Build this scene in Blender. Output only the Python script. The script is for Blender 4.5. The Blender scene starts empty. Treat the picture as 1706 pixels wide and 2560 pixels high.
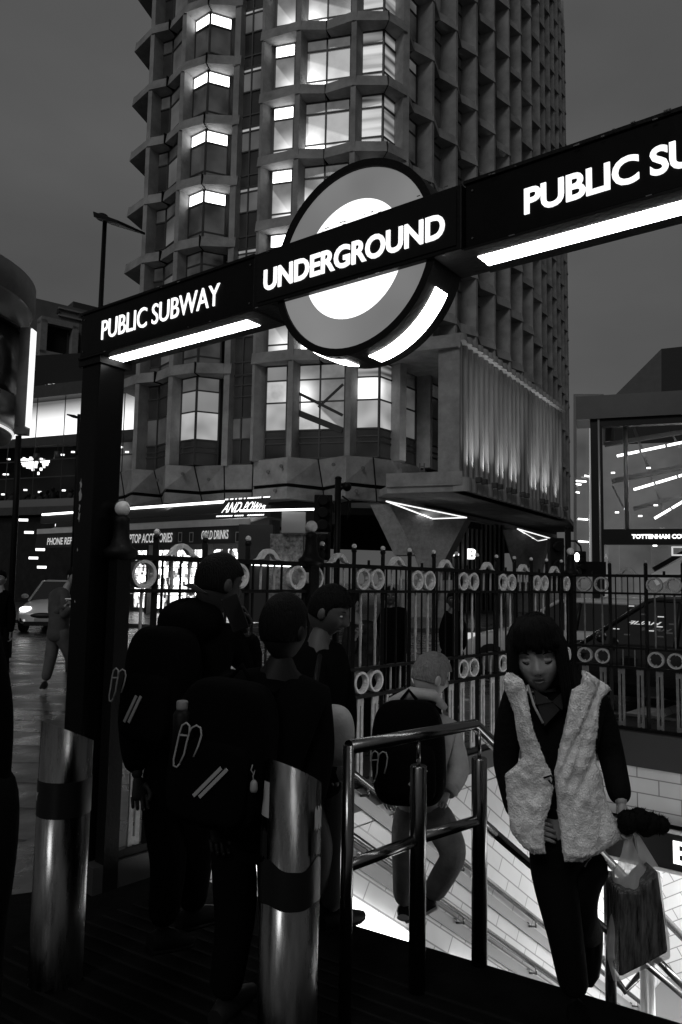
import bpy, bmesh, math, random
from mathutils import Vector, Matrix, noise
random.seed(7)
rnd = random.Random(11)
R = math.radians
sc = bpy.context.scene
col = sc.collection
PI = math.pi
# ------------------------------------------------------------------ camera
F_PX = 1850.0; CW = 1706.0; CH = 2560.0
PITCH = R(5.4); ROLL = R(1.0); EYE = 1.62
camd = bpy.data.cameras.new('camera'); cam = bpy.data.objects.new('camera', camd); col.objects.link(cam)
camd.sensor_fit = 'VERTICAL'; camd.sensor_height = 36.0; camd.lens = 36.0 * F_PX / CH
camd.clip_start = 0.05; camd.clip_end = 1500
cf = Vector((0, math.cos(PITCH), math.sin(PITCH))); cr0 = Vector((1, 0, 0)); cu0 = Vector((0, -math.sin(PITCH), math.cos(PITCH)))
cr = cr0 * math.cos(ROLL) + cu0 * math.sin(ROLL); cu = cu0 * math.cos(ROLL) - cr0 * math.sin(ROLL)
cam.matrix_world = Matrix(((cr.x, cu.x, -cf.x, 0), (cr.y, cu.y, -cf.y, 0), (cr.z, cu.z, -cf.z, EYE), (0, 0, 0, 1)))
sc.camera = cam
def ray(px, py): return cf + cr * ((px - CW / 2) / F_PX) + cu * ((CH / 2 - py) / F_PX)
def at(px, py, Y):
    d = ray(px, py); t = Y / d.y
    return Vector((d.x * t, Y, EYE + d.z * t))
# ------------------------------------------------------------------ render / view
sc.view_settings.view_transform = 'Standard'; sc.view_settings.look = 'None'
sc.view_settings.exposure = 0; sc.view_settings.gamma = 1
sc.render.engine = 'CYCLES'
sc.cycles.max_bounces = 6; sc.cycles.diffuse_bounces = 3; sc.cycles.glossy_bounces = 3; sc.cycles.transmission_bounces = 4
sc.cycles.sample_clamp_indirect = 3.0
# ------------------------------------------------------------------ world and sun
SUN_EL = R(34); SUN_AZ = R(200)     # clockwise from +Y: behind the camera, a little to the left
w = bpy.data.worlds.new("World"); sc.world = w; w.use_nodes = True
nt = w.node_tree; nt.nodes.clear()
out = nt.nodes.new('ShaderNodeOutputWorld'); bg = nt.nodes.new('ShaderNodeBackground')
sky = nt.nodes.new('ShaderNodeTexSky'); sky.sky_type = 'NISHITA'; sky.sun_disc = False
sky.sun_elevation = SUN_EL; sky.sun_rotation = SUN_AZ; sky.air_density = 1.5; sky.dust_density = 4
bw = nt.nodes.new('ShaderNodeRGBToBW')
m1 = nt.nodes.new('ShaderNodeMath'); m1.operation = 'MULTIPLY_ADD'; m1.inputs[1].default_value = 0.022; m1.inputs[2].default_value = 0.85
tc = nt.nodes.new('ShaderNodeTexCoord'); mp = nt.nodes.new('ShaderNodeMapping'); mp.inputs['Scale'].default_value = (1.6, 1.6, 4)
nz = nt.nodes.new('ShaderNodeTexNoise'); nz.inputs['Scale'].default_value = 1.3; nz.inputs['Detail'].default_value = 5; nz.inputs['Roughness'].default_value = .45
m2 = nt.nodes.new('ShaderNodeMath'); m2.operation = 'MULTIPLY_ADD'; m2.inputs[1].default_value = 0.95; m2.inputs[2].default_value = 0.52
m3 = nt.nodes.new('ShaderNodeMath'); m3.operation = 'MULTIPLY'
nt.links.new(sky.outputs[0], bw.inputs[0]); nt.links.new(bw.outputs[0], m1.inputs[0])
nt.links.new(tc.outputs['Generated'], mp.inputs[0]); nt.links.new(mp.outputs[0], nz.inputs[0]); nt.links.new(nz.outputs[0], m2.inputs[0])
nt.links.new(m1.outputs[0], m3.inputs[0]); nt.links.new(m2.outputs[0], m3.inputs[1])
nt.links.new(m3.outputs[0], bg.inputs[0]); bg.inputs[1].default_value = 0.10
nt.links.new(bg.outputs[0], out.inputs[0])
sl = bpy.data.lights.new('sun', 'SUN'); so = bpy.data.objects.new('sun', sl); col.objects.link(so)
sl.energy = 0.45; sl.angle = R(16); sl.color = (1, 1, 1)
sd = Vector((math.sin(SUN_AZ) * math.cos(SUN_EL), math.cos(SUN_AZ) * math.cos(SUN_EL), math.sin(SUN_EL)))
so.rotation_euler = sd.to_track_quat('Z', 'Y').to_euler()
# ------------------------------------------------------------------ materials
MATS = {}
def mat(name, c=.5, rough=.6, metal=0, emit=0, bump=0, bscale=20, vary=0, vscale=3, spec=None, stretch=None, coat=0, rvary=0):
    if name in MATS: return MATS[name]
    if spec is None: spec = .04 if (rough > .75 and c < .05) else (.25 if c < .02 else .5)
    m = bpy.data.materials.new(name); m.use_nodes = True; t = m.node_tree; b = t.nodes['Principled BSDF']
    b.inputs['Base Color'].default_value = (c, c, c, 1); b.inputs['Roughness'].default_value = rough
    b.inputs['Metallic'].default_value = metal; b.inputs['Specular IOR Level'].default_value = spec
    b.inputs['Coat Weight'].default_value = coat
    if emit:
        b.inputs['Emission Color'].default_value = (1, 1, 1, 1); b.inputs['Emission Strength'].default_value = emit
    if vary or bump or rvary:
        co = t.nodes.new('ShaderNodeTexCoord'); src = co.outputs['Object']
        if stretch:
            mpn = t.nodes.new('ShaderNodeMapping'); mpn.inputs['Scale'].default_value = stretch
            t.links.new(src, mpn.inputs[0]); src = mpn.outputs[0]
    if vary or rvary:
        n = t.nodes.new('ShaderNodeTexNoise'); n.inputs['Scale'].default_value = vscale; n.inputs['Detail'].default_value = 6
        n.inputs['Roughness'].default_value = .65
        t.links.new(src, n.inputs[0])
        if vary:
            r = t.nodes.new('ShaderNodeMapRange'); r.inputs['From Min'].default_value = .3; r.inputs['From Max'].default_value = .7
            r.inputs['To Min'].default_value = c * (1 - vary); r.inputs['To Max'].default_value = c * (1 + vary)
            t.links.new(n.outputs[0], r.inputs[0]); t.links.new(r.outputs[0], b.inputs['Base Color'])
        if rvary:
            r = t.nodes.new('ShaderNodeMapRange'); r.inputs['From Min'].default_value = .35; r.inputs['From Max'].default_value = .65
            r.inputs['To Min'].default_value = max(.03, rough - rvary); r.inputs['To Max'].default_value = min(1, rough + rvary)
            t.links.new(n.outputs[0], r.inputs[0]); t.links.new(r.outputs[0], b.inputs['Roughness'])
    if bump:
        n2 = t.nodes.new('ShaderNodeTexNoise'); n2.inputs['Scale'].default_value = bscale; n2.inputs['Detail'].default_value = 5
        t.links.new(src, n2.inputs[0])
        bp = t.nodes.new('ShaderNodeBump'); bp.inputs['Strength'].default_value = bump; bp.inputs['Distance'].default_value = .02
        t.links.new(n2.outputs[0], bp.inputs['Height']); t.links.new(bp.outputs[0], b.inputs['Normal'])
    MATS[name] = m; return m
def glow(name, lo, hi, scale=1.5, detail=2, stretch=(1, 1, 1), seed=0.0, glass=True, contrast=.25):
    """a lit room or display seen through glass: uneven emission behind a thin reflective surface"""
    if name in MATS: return MATS[name]
    m = bpy.data.materials.new(name); m.use_nodes = True; t = m.node_tree; b = t.nodes['Principled BSDF']
    b.inputs['Base Color'].default_value = (.02, .02, .02, 1); b.inputs['Roughness'].default_value = .08 if glass else .5
    co = t.nodes.new('ShaderNodeTexCoord'); mpn = t.nodes.new('ShaderNodeMapping'); mpn.inputs['Scale'].default_value = stretch
    mpn.inputs['Location'].default_value = (seed, seed * .7, seed * 1.3)
    n = t.nodes.new('ShaderNodeTexNoise'); n.inputs['Scale'].default_value = scale; n.inputs['Detail'].default_value = detail
    r = t.nodes.new('ShaderNodeMapRange'); r.inputs['From Min'].default_value = .5 - contrast; r.inputs['From Max'].default_value = .5 + contrast
    r.inputs['To Min'].default_value = lo; r.inputs['To Max'].default_value = hi
    t.links.new(co.outputs['Object'], mpn.inputs[0]); t.links.new(mpn.outputs[0], n.inputs[0]); t.links.new(n.outputs[0], r.inputs[0])
    b.inputs['Emission Color'].default_value = (1, 1, 1, 1); t.links.new(r.outputs[0], b.inputs['Emission Strength'])
    MATS[name] = m; return m
# ------------------------------------------------------------------ mesh builder
class MB:
    def __init__(s): s.v = []; s.f = []; s.m = []; s.smooth = []; s.mats = []
    def mi(s, m):
        if m not in s.mats: s.mats.append(m)
        return s.mats.index(m)
    def add(s, verts, faces, m, smooth=False):
        o = len(s.v); s.v += [Vector(p) for p in verts]; i = s.mi(m)
        for f in faces: s.f.append([o + k for k in f]); s.m.append(i); s.smooth.append(smooth)
        return s
    def box(s, c, d, m, ax=None):
        """centre c, full size d, axes ax (3 vectors)"""
        c = Vector(c); A = ax or (Vector((1, 0, 0)), Vector((0, 1, 0)), Vector((0, 0, 1)))
        vs = [c + A[0] * (i * d[0] / 2) + A[1] * (j * d[1] / 2) + A[2] * (k * d[2] / 2) for i in (-1, 1) for j in (-1, 1) for k in (-1, 1)]
        return s.add(vs, [(0, 1, 3, 2), (4, 6, 7, 5), (0, 4, 5, 1), (2, 3, 7, 6), (0, 2, 6, 4), (1, 5, 7, 3)], m)
    def bar(s, a, b, w, h, m, up=(0, 0, 1)):
        a = Vector(a); b = Vector(b); d = (b - a); L = d.length; d.normalize(); up = Vector(up)
        if abs(d.dot(up)) > .98: up = Vector((0, 1, 0))
        x = d.cross(up).normalized(); z = x.cross(d).normalized()
        return s.box((a + b) / 2, (w, L, h), m, (x, d, z))
    def prism(s, poly, z0, z1, m):
        n = len(poly); vs = [(p[0], p[1], z0) for p in poly] + [(p[0], p[1], z1) for p in poly]
        area = sum(poly[i][0] * poly[(i + 1) % n][1] - poly[(i + 1) % n][0] * poly[i][1] for i in range(n))
        fs = [tuple(range(n))[::-1], tuple(range(n, 2 * n))] + [(i, (i + 1) % n, n + (i + 1) % n, n + i) for i in range(n)]
        if area < 0: fs = [f[::-1] for f in fs]
        return s.add(vs, fs, m)
    def extr(s, poly3, dirv, m, smooth=False):
        """planar 3-D polygon pushed along dirv"""
        n = len(poly3); dv = Vector(dirv); vs = [Vector(p) for p in poly3] + [Vector(p) + dv for p in poly3]
        fs = [tuple(range(n)), tuple(range(n, 2 * n))[::-1]] + [(i, n + i, n + (i + 1) % n, (i + 1) % n) for i in range(n)]
        return s.add(vs, fs, m, smooth)
    def tube(s, pts, r, m, n=10, cap=True, smooth=True, flat=1.0):
        pts = [Vector(p) for p in pts]; k = len(pts); rs = r if isinstance(r, (list, tuple)) else [r] * k
        vs = []; prev = None
        for i, p in enumerate(pts):
            d = (pts[min(i + 1, k - 1)] - pts[max(i - 1, 0)]).normalized()
            if prev is None:
                ref = Vector((0, 0, 1)) if abs(d.z) < .9 else Vector((0, 1, 0))
                x = d.cross(ref).normalized()
            else: x = (prev - d * prev.dot(d)).normalized()
            prev = x; y = d.cross(x)
            rr = rs[i] if isinstance(rs[i], (list, tuple)) else (rs[i], rs[i] * flat)
            for j in range(n):
                a = 2 * PI * j / n; vs.append(p + x * (math.cos(a) * rr[0]) + y * (math.sin(a) * rr[1]))
        fs = [(i * n + j, i * n + (j + 1) % n, (i + 1) * n + (j + 1) % n, (i + 1) * n + j) for i in range(k - 1) for j in range(n)]
        s.add(vs, fs, m, smooth)
        if cap: s.add([vs[j] for j in range(n)], [tuple(range(n))[::-1]], m); s.add([vs[(k - 1) * n + j] for j in range(n)], [tuple(range(n))], m)
        return s
    def lathe(s, c, prof, m, n=16, ax=(0, 0, 1), smooth=True):
        c = Vector(c); ax = Vector(ax).normalized(); ref = Vector((1, 0, 0)) if abs(ax.x) < .9 else Vector((0, 1, 0))
        x = ax.cross(ref).normalized(); y = ax.cross(x); vs = []
        for r_, h in prof:
            for j in range(n):
                a = 2 * PI * j / n; vs.append(c + ax * h + x * (math.cos(a) * r_) + y * (math.sin(a) * r_))
        k = len(prof); fs = [(i * n + j, i * n + (j + 1) % n, (i + 1) * n + (j + 1) % n, (i + 1) * n + j) for i in range(k - 1) for j in range(n)]
        s.add(vs, fs, m, smooth)
        s.add([vs[j] for j in range(n)], [tuple(range(n))[::-1]], m); s.add([vs[(k - 1) * n + j] for j in range(n)], [tuple(range(n))], m)
        return s
    def ball(s, c, r, m, nu=14, nv=10, ax=None, fn=None):
        c = Vector(c); r = r if isinstance(r, (list, tuple)) else (r, r, r); A = ax or (Vector((1, 0, 0)), Vector((0, 1, 0)), Vector((0, 0, 1)))
        vs = []
        for i in range(nv + 1):
            th = PI * i / nv
            for j in range(nu):
                a = 2 * PI * j / nu; d = Vector((math.sin(th) * math.cos(a), math.sin(th) * math.sin(a), math.cos(th)))
                p = Vector((d.x * r[0], d.y * r[1], d.z * r[2]))
                if fn: p = fn(d, p)
                vs.append(c + A[0] * p.x + A[1] * p.y + A[2] * p.z)
        fs = [(i * nu + j, (i + 1) * nu + j, (i + 1) * nu + (j + 1) % nu, i * nu + (j + 1) % nu) for i in range(nv) for j in range(nu)]
        return s.add(vs, fs, m, True)
    def mesh_from(s, me, M_, m, smooth=True):
        return s.add([M_ @ v.co for v in me.vertices], [tuple(p.vertices) for p in me.polygons], m, smooth)
    def build(s, name, parent=None, origin=None, bevel=0):
        me = bpy.data.meshes.new(name)
        o0 = Vector((0, 0, 0))
        if parent is not None and origin is None: o0 = world_origin(parent)
        elif origin is not None: o0 = Vector(origin)
        elif s.v:
            xs = [p.x for p in s.v]; ys = [p.y for p in s.v]; zs = [p.z for p in s.v]
            o0 = Vector(((min(xs) + max(xs)) / 2, (min(ys) + max(ys)) / 2, min(zs)))
        me.from_pydata([tuple(p - o0) for p in s.v], [], s.f); me.update()
        for m in s.mats: me.materials.append(m)
        for p, i, sm in zip(me.polygons, s.m, s.smooth): p.material_index = i; p.use_smooth = sm
        bm = bmesh.new(); bm.from_mesh(me); bmesh.ops.remove_doubles(bm, verts=bm.verts, dist=1e-5)
        bmesh.ops.recalc_face_normals(bm, faces=bm.faces); bm.to_mesh(me); bm.free()
        ob = bpy.data.objects.new(name, me); col.objects.link(ob)
        if parent is not None:
            ob.parent = parent
            if origin is not None: ob.location = o0 - world_origin(parent)
        else: ob.location = o0
        if bevel:
            b = ob.modifiers.new('bevel', 'BEVEL'); b.width = bevel; b.segments = 2; b.limit_method = 'ANGLE'; b.angle_limit = R(40)
        return ob
def world_origin(o):
    p = Vector((0, 0, 0))
    while o is not None: p += Vector(o.location); o = o.parent
    return p
def tag(o, label=None, cat=None, group=None, kind=None):
    if label: o['label'] = label
    if cat: o['category'] = cat
    if group: o['group'] = group
    if kind: o['kind'] = kind
    return o
def empty(name, loc, label=None, cat=None, group=None):
    o = bpy.data.objects.new(name, None); o.empty_display_size = .2; col.objects.link(o); o.location = loc
    return tag(o, label, cat, group)
def kids(o): return [c for c in bpy.data.objects if c.parent == o]
def copy_tree(o, parent=None, KM=None):
    if KM is None:
        KM = {}
        for c in bpy.data.objects:
            if c.parent: KM.setdefault(c.parent.name, []).append(c)
    c = o.copy(); col.objects.link(c)
    if parent is not None: c.parent = parent
    for ch in KM.get(o.name, []): copy_tree(ch, c, KM)
    return c
def text_mesh(body, size=1.0, extrude=.01, offset=0, xs=1.0, shear=0, spacing=1.0):
    cu_ = bpy.data.curves.new('txt', 'FONT'); cu_.body = body; cu_.size = size; cu_.extrude = extrude; cu_.offset = offset
    cu_.shear = shear; cu_.space_character = spacing; cu_.resolution_u = 4
    ob = bpy.data.objects.new('txt', cu_); col.objects.link(ob)
    dg = bpy.context.evaluated_depsgraph_get(); me = bpy.data.meshes.new_from_object(ob.evaluated_get(dg))
    bpy.data.objects.remove(ob); bpy.data.curves.remove(cu_)
    for v in me.vertices: v.co.x *= xs
    xs_ = [v.co.x for v in me.vertices]; ys_ = [v.co.y for v in me.vertices]
    return me, min(xs_), max(xs_), min(ys_), max(ys_)
def place_text(mb, body, p0, right, up, width, height, m, extrude=.01, offset=0, shear=0, spacing=1.0, mirror=False):
    """lettering fitted to a width x height box with lower left corner p0 on a plane"""
    me, x0, x1, y0, y1 = text_mesh(body, 1, extrude, offset, 1, shear, spacing)
    right = Vector(right).normalized(); up = Vector(up).normalized(); n = right.cross(up)
    sx = width / (x1 - x0); sy = height / (y1 - y0); p0 = Vector(p0); vs = []
    for v in me.vertices:
        xx = (v.co.x - x0) * sx
        if mirror: xx = width - xx
        vs.append(p0 + right * xx + up * ((v.co.y - y0) * sy) + n * v.co.z)
    mb.add(vs, [tuple(p.vertices) for p in me.polygons], m); bpy.data.meshes.remove(me)
    return mb
def area_light(name, loc, target, sx, sy, power, parent=None, spread=None):
    l = bpy.data.lights.new(name, 'AREA'); l.shape = 'RECTANGLE'; l.size = sx; l.size_y = sy; l.energy = power
    if spread: l.spread = spread
    o = bpy.data.objects.new(name, l); col.objects.link(o); o.location = loc
    o.rotation_euler = (Vector(loc) - Vector(target)).to_track_quat('Z', 'Y').to_euler()
    if parent is not None:
        o.parent = parent; o.location = Vector(loc) - world_origin(parent)
    return o
# shared materials
CONC = mat('tower_concrete', .28, .85, bump=.5, bscale=6, vary=.34, vscale=.9)
CONC2 = mat('base_concrete', .27, .85, bump=.4, bscale=8, vary=.3, vscale=1.3)
FRAME = mat('window_frame_metal', .05, .5)
GLASSD = mat('dark_window_glass', .02, .06, spec=.8)
BLACK = mat('black_painted_metal', .0055, .5, bump=.15, bscale=60, spec=.14)
BLACKG = mat('glossy_black_paint', .003, .25, bump=.05, bscale=12, spec=.12)
STEEL = mat('brushed_steel', .20, .22, metal=1, bump=.03, bscale=30, stretch=(10, 10, 1), rvary=.04, vscale=3)
WHITEON = mat('lit_white_panel', .8, .5, emit=1.6)
LAMPON = mat('lamp_tube_lit', .8, .5, emit=8)
# ================================================================== THE TOWER
H = 3.44; Z1 = 12.35; NF = 14
zc = [Z1 + H * k for k in range(NF)]
# front line of the ledges (plan), from the far left tip round the near corner and along the long curved side
T_ = [(-12.9, 47.5), (-12.25, 43.6), (-12.85, 41.53), (-11.4, 40.0), (-10.3, 39.65), (-9.2, 38.4), (-7.74, 37.73), (-6.27, 37.8), (-5.87, 37.75)]
RB = [(-4.62, 36.0), (-2.6, 35.17), (-1.18, 35.13), (.21, 34.45), (1.96, 34.42), (2.95, 35.19)]
NODES = [(2.95, 35.19), (4.6, 37.26), (6.2, 39.4), (7.7, 41.4), (9.24, 43.7), (10.7, 46.0), (12.05, 48.3), (13.45, 50.9), (14.8, 53.6), (15.95, 56.3), (17.15, 59.0), (18.3, 61.65), (19.45, 64.3), (20.55, 66.95), (21.65, 69.6), (22.6, 72.3), (23.3, 75.1)]
def v2(p): return Vector((p[0], p[1], 0))
def inward(a, b):
    d = (v2(b) - v2(a)).normalized(); n = Vector((-d.y, d.x, 0)); return n       # left of travel = into the building
tower = empty('office_tower', (2, 45, 0), 'tall concrete office tower with zigzag ledges, projecting bay windows and lit rooms', 'building')
# core body behind the facade
core = MB()
corep = [(-12.6, 48), (-11.6, 43.4), (-11.1, 42.0), (-8.6, 40.4), (-5.9, 39.5), (-4.5, 38.0), (-1.5, 37.0), (2.6, 37.2)] + [(n[0] - 1.15, n[1] + .95) for n in NODES[1:]] + [(15, 82), (-4, 76)]
core.prism(corep, 5.0, Z1 + H * NF, mat('tower_core_dark', .03, .8))
core.build('core', tower)
# ledges, one per storey
def offset_line(line, d):
    res = []
    for i, p in enumerate(line):
        a = line[max(i - 1, 0)]; b = line[min(i + 1, len(line) - 1)]; n = inward(a, b); q = v2(p) + n * d; res.append((q.x, q.y))
    return res
longline = []
for i in range(len(NODES) - 1):
    a, b = NODES[i], NODES[i + 1]; n = inward(a, b); mid = (v2(a) + v2(b)) / 2 + n * .42
    longline += [a, (mid.x, mid.y)]
longline.append(NODES[-1])
CRACK = mat('joint_shadow_gap', .01, .9)
for k in range(NF):
    z = zc[k]; mb = MB()
    for line in (T_, RB, longline):
        for i in range(len(line) - 1):
            a, b = line[i], line[i + 1]; n = inward(a, b)
            ai = v2(a) + n * 1.0; bi = v2(b) + n * 1.0
            # front face leans back slightly towards the sill
            at_ = v2(a) + n * .10; bt = v2(b) + n * .10
            vs = [(a[0], a[1], z), (b[0], b[1], z), (bi.x, bi.y, z - .02), (ai.x, ai.y, z - .02),
                  (at_.x, at_.y, z + .57), (bt.x, bt.y, z + .57), (bi.x, bi.y, z + .72), (ai.x, ai.y, z + .72)]
            mb.add(vs, [(0, 3, 2, 1), (4, 5, 6, 7), (0, 1, 5, 4), (1, 2, 6, 5), (2, 3, 7, 6), (3, 0, 4, 7)], CONC)
    # open joints between the precast units
    for p, line in ((4, T_), (6, T_)):
        q = line[p]; n = inward(line[p - 1], line[p + 1])
        if p == 4 or p == 6:
            c = v2(q) + n * .42 + Vector((0, 0, z + .26)); mb.box(c, (.04, 1.0, .62), CRACK, (n.cross(Vector((0, 0, 1))), n, Vector((0, 0, 1))))
    for p in (2, 4):
        q = RB[p]; n = inward(RB[p - 1], RB[p + 1]); c = v2(q) + n * .46 + Vector((0, 0, z + .25))
        mb.box(c, (.025, .95, .56), CRACK, (n.cross(Vector((0, 0, 1))), n, Vector((0, 0, 1))))
    mb.build('ledge', tower)
# fins: wedge-shaped piers standing on the nodes
def fin(p, n, wf=.24, wb=.85, dep=1.05, z0=7.5, z1=None, shift=0.0, name='pier'):
    z1 = z1 or Z1 + H * NF
    s_ = n.cross(Vector((0, 0, 1))); P = v2(p) + n * .07
    a = P - s_ * wf / 2; b = P + s_ * wf / 2; c = P + n * dep + s_ * (wb / 2 + shift); d = P + n * dep - s_ * (wb / 2 - shift)
    mb = MB(); mb.prism([(a.x, a.y), (b.x, b.y), (c.x, c.y), (d.x, d.y)], z0, z1, CONC); mb.build(name, tower)
nE = Vector((.33, .94, 0)).normalized()
fin((-11.4, 40.0), nE, .26, .8, 1.1, shift=-.1)
fin((-9.2, 38.4), nE, .26, .8, .95, shift=-.0)
fin((-6.12, 37.8), nE, .34, .7, 1.6, shift=.05)
fin((-4.5, 35.95), nE, .14, .66, .95, shift=.24)
fin((-2.6, 35.17), nE, .27, .34, 1.0, shift=0)
fin((.21, 34.45), nE, .27, .4, 1.0)
fin((2.95, 35.19), Vector((-.35, .94, 0)).normalized(), .34, 1.0, 1.1, shift=.1)
for i in range(1, len(NODES) - 1):
    n = inward(NODES[i - 1], NODES[i + 1]); fin(NODES[i], n, .22, .75, 1.15, z0=(12.9 if 2 < i < 6 else 7.5), shift=.12)
# windows
W_HI = glow('room_light_bright', 4, 5.5, 1.2, 1)
W_CEIL = glow('room_ceiling_light', .35, 1.5, .9, 1, contrast=.14)
W_MID = glow('room_light_medium', .12, .42, .55, 2, contrast=.16)
W_SOFT = glow('room_light_soft', .03, .11, .5, 2, contrast=.2)
W_BLIND = glow('room_light_behind_blinds', .04, .38, 1.0, 1, stretch=(.2, .2, 2.4), contrast=.12)
W_DIM = glow('room_light_dim', .006, .05, .6, 3, contrast=.2)
W_DARK = glow('unlit_room', .001, .012, .7, 3)
ST_DARK = mat('stair_flight_dark', .05, .8)
def stair_room(name, x0, k1, lo, mid, hi, bx, bz):
    """lit stair landing seen through the glass: a sloping flight, a bright patch low on one side, repeated floor by floor"""
    m = bpy.data.materials.new(name); m.use_nodes = True; t = m.node_tree; b = t.nodes['Principled BSDF']; b.inputs['Base Color'].default_value = (.02, .02, .02, 1); b.inputs['Roughness'].default_value = .08
    def N(op, a, b_=None, c=None):
        n = t.nodes.new('ShaderNodeMath'); n.operation = op
        for i, v in enumerate((a, b_, c)):
            if v is None: continue
            if isinstance(v, (int, float)): n.inputs[i].default_value = v
            else: t.links.new(v, n.inputs[i])
        return n.outputs[0]
    g = t.nodes.new('ShaderNodeNewGeometry'); sp = t.nodes.new('ShaderNodeSeparateXYZ'); t.links.new(g.outputs['Position'], sp.inputs[0])
    v = N('FRACT', N('DIVIDE', N('SUBTRACT', sp.outputs[2], 12.35), 3.44)); u = N('SUBTRACT', sp.outputs[0], x0)
    flight = N('SUBTRACT', v, N('MULTIPLY_ADD', u, k1, .72)); step_ = N('MULTIPLY', N('ADD', N('MULTIPLY', flight, 30), .5), 1.0); st = t.nodes.new('ShaderNodeClamp'); t.links.new(step_, st.inputs[0])
    d = N('ADD', N('POWER', N('MULTIPLY', N('SUBTRACT', u, bx), 1.1), 2), N('POWER', N('MULTIPLY', N('SUBTRACT', v, bz), 3.2), 2)); blob = N('MULTIPLY', N('POWER', 2.718, N('MULTIPLY', d, -2.2)), hi)
    n = t.nodes.new('ShaderNodeTexNoise'); n.inputs['Scale'].default_value = 1.6; n.inputs['Detail'].default_value = 3; t.links.new(g.outputs['Position'], n.inputs[0])
    base = N('MULTIPLY_ADD', N('SUBTRACT', 1, st.outputs[0]), mid, lo); tot = N('ADD', N('MULTIPLY', base, N('MULTIPLY_ADD', n.outputs[0], 1.2, .4)), blob)
    b.inputs['Emission Color'].default_value = (1, 1, 1, 1); t.links.new(tot, b.inputs['Emission Strength']); return m
W_ST2 = stair_room('lit_stair_landing_wide', -2.36, -.13, .10, .20, 1.5, .35, .30)
W_GREY = glow('room_light_even_grey', .16, .26, .5, 1)
W_GREY2 = glow('room_light_even_bright', .22, .55, .8, 1)
W_ST3 = stair_room('lit_tall_landing', -2.36, -.30, .16, .30, 1.3, .3, .55)
W_ST4 = stair_room('lit_tall_corner_room', .46, .0, .20, .12, 2.2, .75, .62)
W_ST1 = stair_room('lit_stair_landing_narrow', -3.85, -.42, .13, .16, .9, .95, .28)
def window(pl, z0, z1, rows, mats_, fr=.07, extra=None, name='window'):
    """pl plan polyline (2 or 3 points), rows heights of transoms as fractions from the top, mats_[row][panel]"""
    mb = MB(); pm = MB(); hh = z1 - z0; zz = [z1] + [z1 - f * hh for f in rows] + [z0]
    for i in range(len(pl) - 1):
        a, b = v2(pl[i]), v2(pl[i + 1]); n = inward(pl[i], pl[i + 1]); d = (b - a).normalized()
        for zt in zz: mb.bar(a + Vector((0, 0, zt)), b + Vector((0, 0, zt)), .10, fr, FRAME)
        for q in (a, b): mb.box(q + Vector((0, 0, (z0 + z1) / 2)) , (fr * 1.1, .11, hh), FRAME, (d, n, Vector((0, 0, 1))))
        for r_ in range(len(zz) - 1):
            m = mats_[r_][i] if isinstance(mats_[r_], (list, tuple)) else mats_[r_]
            t_, b_ = zz[r_], zz[r_ + 1]; o = n * .02
            pm.add([a + o + Vector((0, 0, b_)), b + o + Vector((0, 0, b_)), b + o + Vector((0, 0, t_)), a + o + Vector((0, 0, t_))], [(0, 1, 2, 3)], m)
    wnd = mb.build(name, tower); pm.build('pane', wnd)
    return wnd
WL = [(-8.66, 39.0), (-7.72, 38.31), (-6.6, 38.76)]      # projecting bay of the left half
WLL = [(-10.95, 40.75), (-10.25, 40.45), (-9.45, 39.45)]
WTT = [(-11.95, 42.6), (-11.55, 41.3)]
WS = [(-5.85, 38.25), (-5.28, 38.02), (-4.7, 37.8)]
WR1 = [(-3.85, 36.39), (-2.78, 36.1)]
WR2 = [(-2.36, 36.03), (-1.12, 35.75), (.1, 35.46)]
WR3 = [(.46, 35.34), (1.75, 35.07), (2.42, 35.85)]
for k in range(NF - 1):
    z0 = zc[k] + .62; z1 = zc[k + 1] - .03
    top = zc[k + 1]
    lit = 22.0 < top < 37.5
    window(WL, z0, z1, [.25, .84], [W_HI if lit else W_DIM, W_DIM, W_DIM if not lit else W_DIM])
    window(WLL, z0, z1, [.28, .84], [W_DIM, [W_DARK, W_SOFT], W_DIM])
    window(WTT, z0, z1, [.3], [W_DARK, W_DARK])
    if k > 0 or True:
        window(WR1, z0, z1, [.25, .84], [W_HI, W_ST1, W_ST1])
        window(WR2, z0, z1, [.22, .82], [W_ST2, W_ST2, [W_HI, W_CEIL]])
        window(WR3, z0, z1, [.24, .80], [W_BLIND, W_BLIND, W_MID])
    window(WS, z0 - .62, z1, [.07, .40, .80], [W_MID, [W_SOFT, W_SOFT], W_DARK, W_DARK])
# tall lower storey
z0, z1 = 7.62, Z1 - .04
window(WL, z0, z1, [.16, .40, .72, .80, .86], [W_SOFT, W_GREY, W_GREY2, W_DARK, W_DARK, W_DARK])
window(WLL, z0, z1, [.16, .40, .72, .80, .86], [W_DARK, W_DARK, W_DIM, W_DARK, W_DARK, W_DARK])
window(WTT, z0, z1, [.3, .6], [W_DARK, W_DARK, W_DARK])
window(WR1, z0, z1, [.16, .40, .70, .78, .84], [W_GREY, W_ST3, W_GREY2, W_DARK, W_DARK, W_DARK])
window(WR2, z0, z1, [.16, .40, .70, .78, .84], [W_ST3, W_ST3, W_ST3, W_DARK, W_DARK, W_DARK])
window(WR3, z0, z1, [.16, .40, .70, .78, .84], [W_BLIND, W_ST4, W_GREY2, W_DARK, W_DARK, W_DARK])
window(WS, z0, z1, [.11, .24, .48, .72], [W_DARK, W_DARK, W_DARK, W_SOFT, W_DARK])
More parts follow.
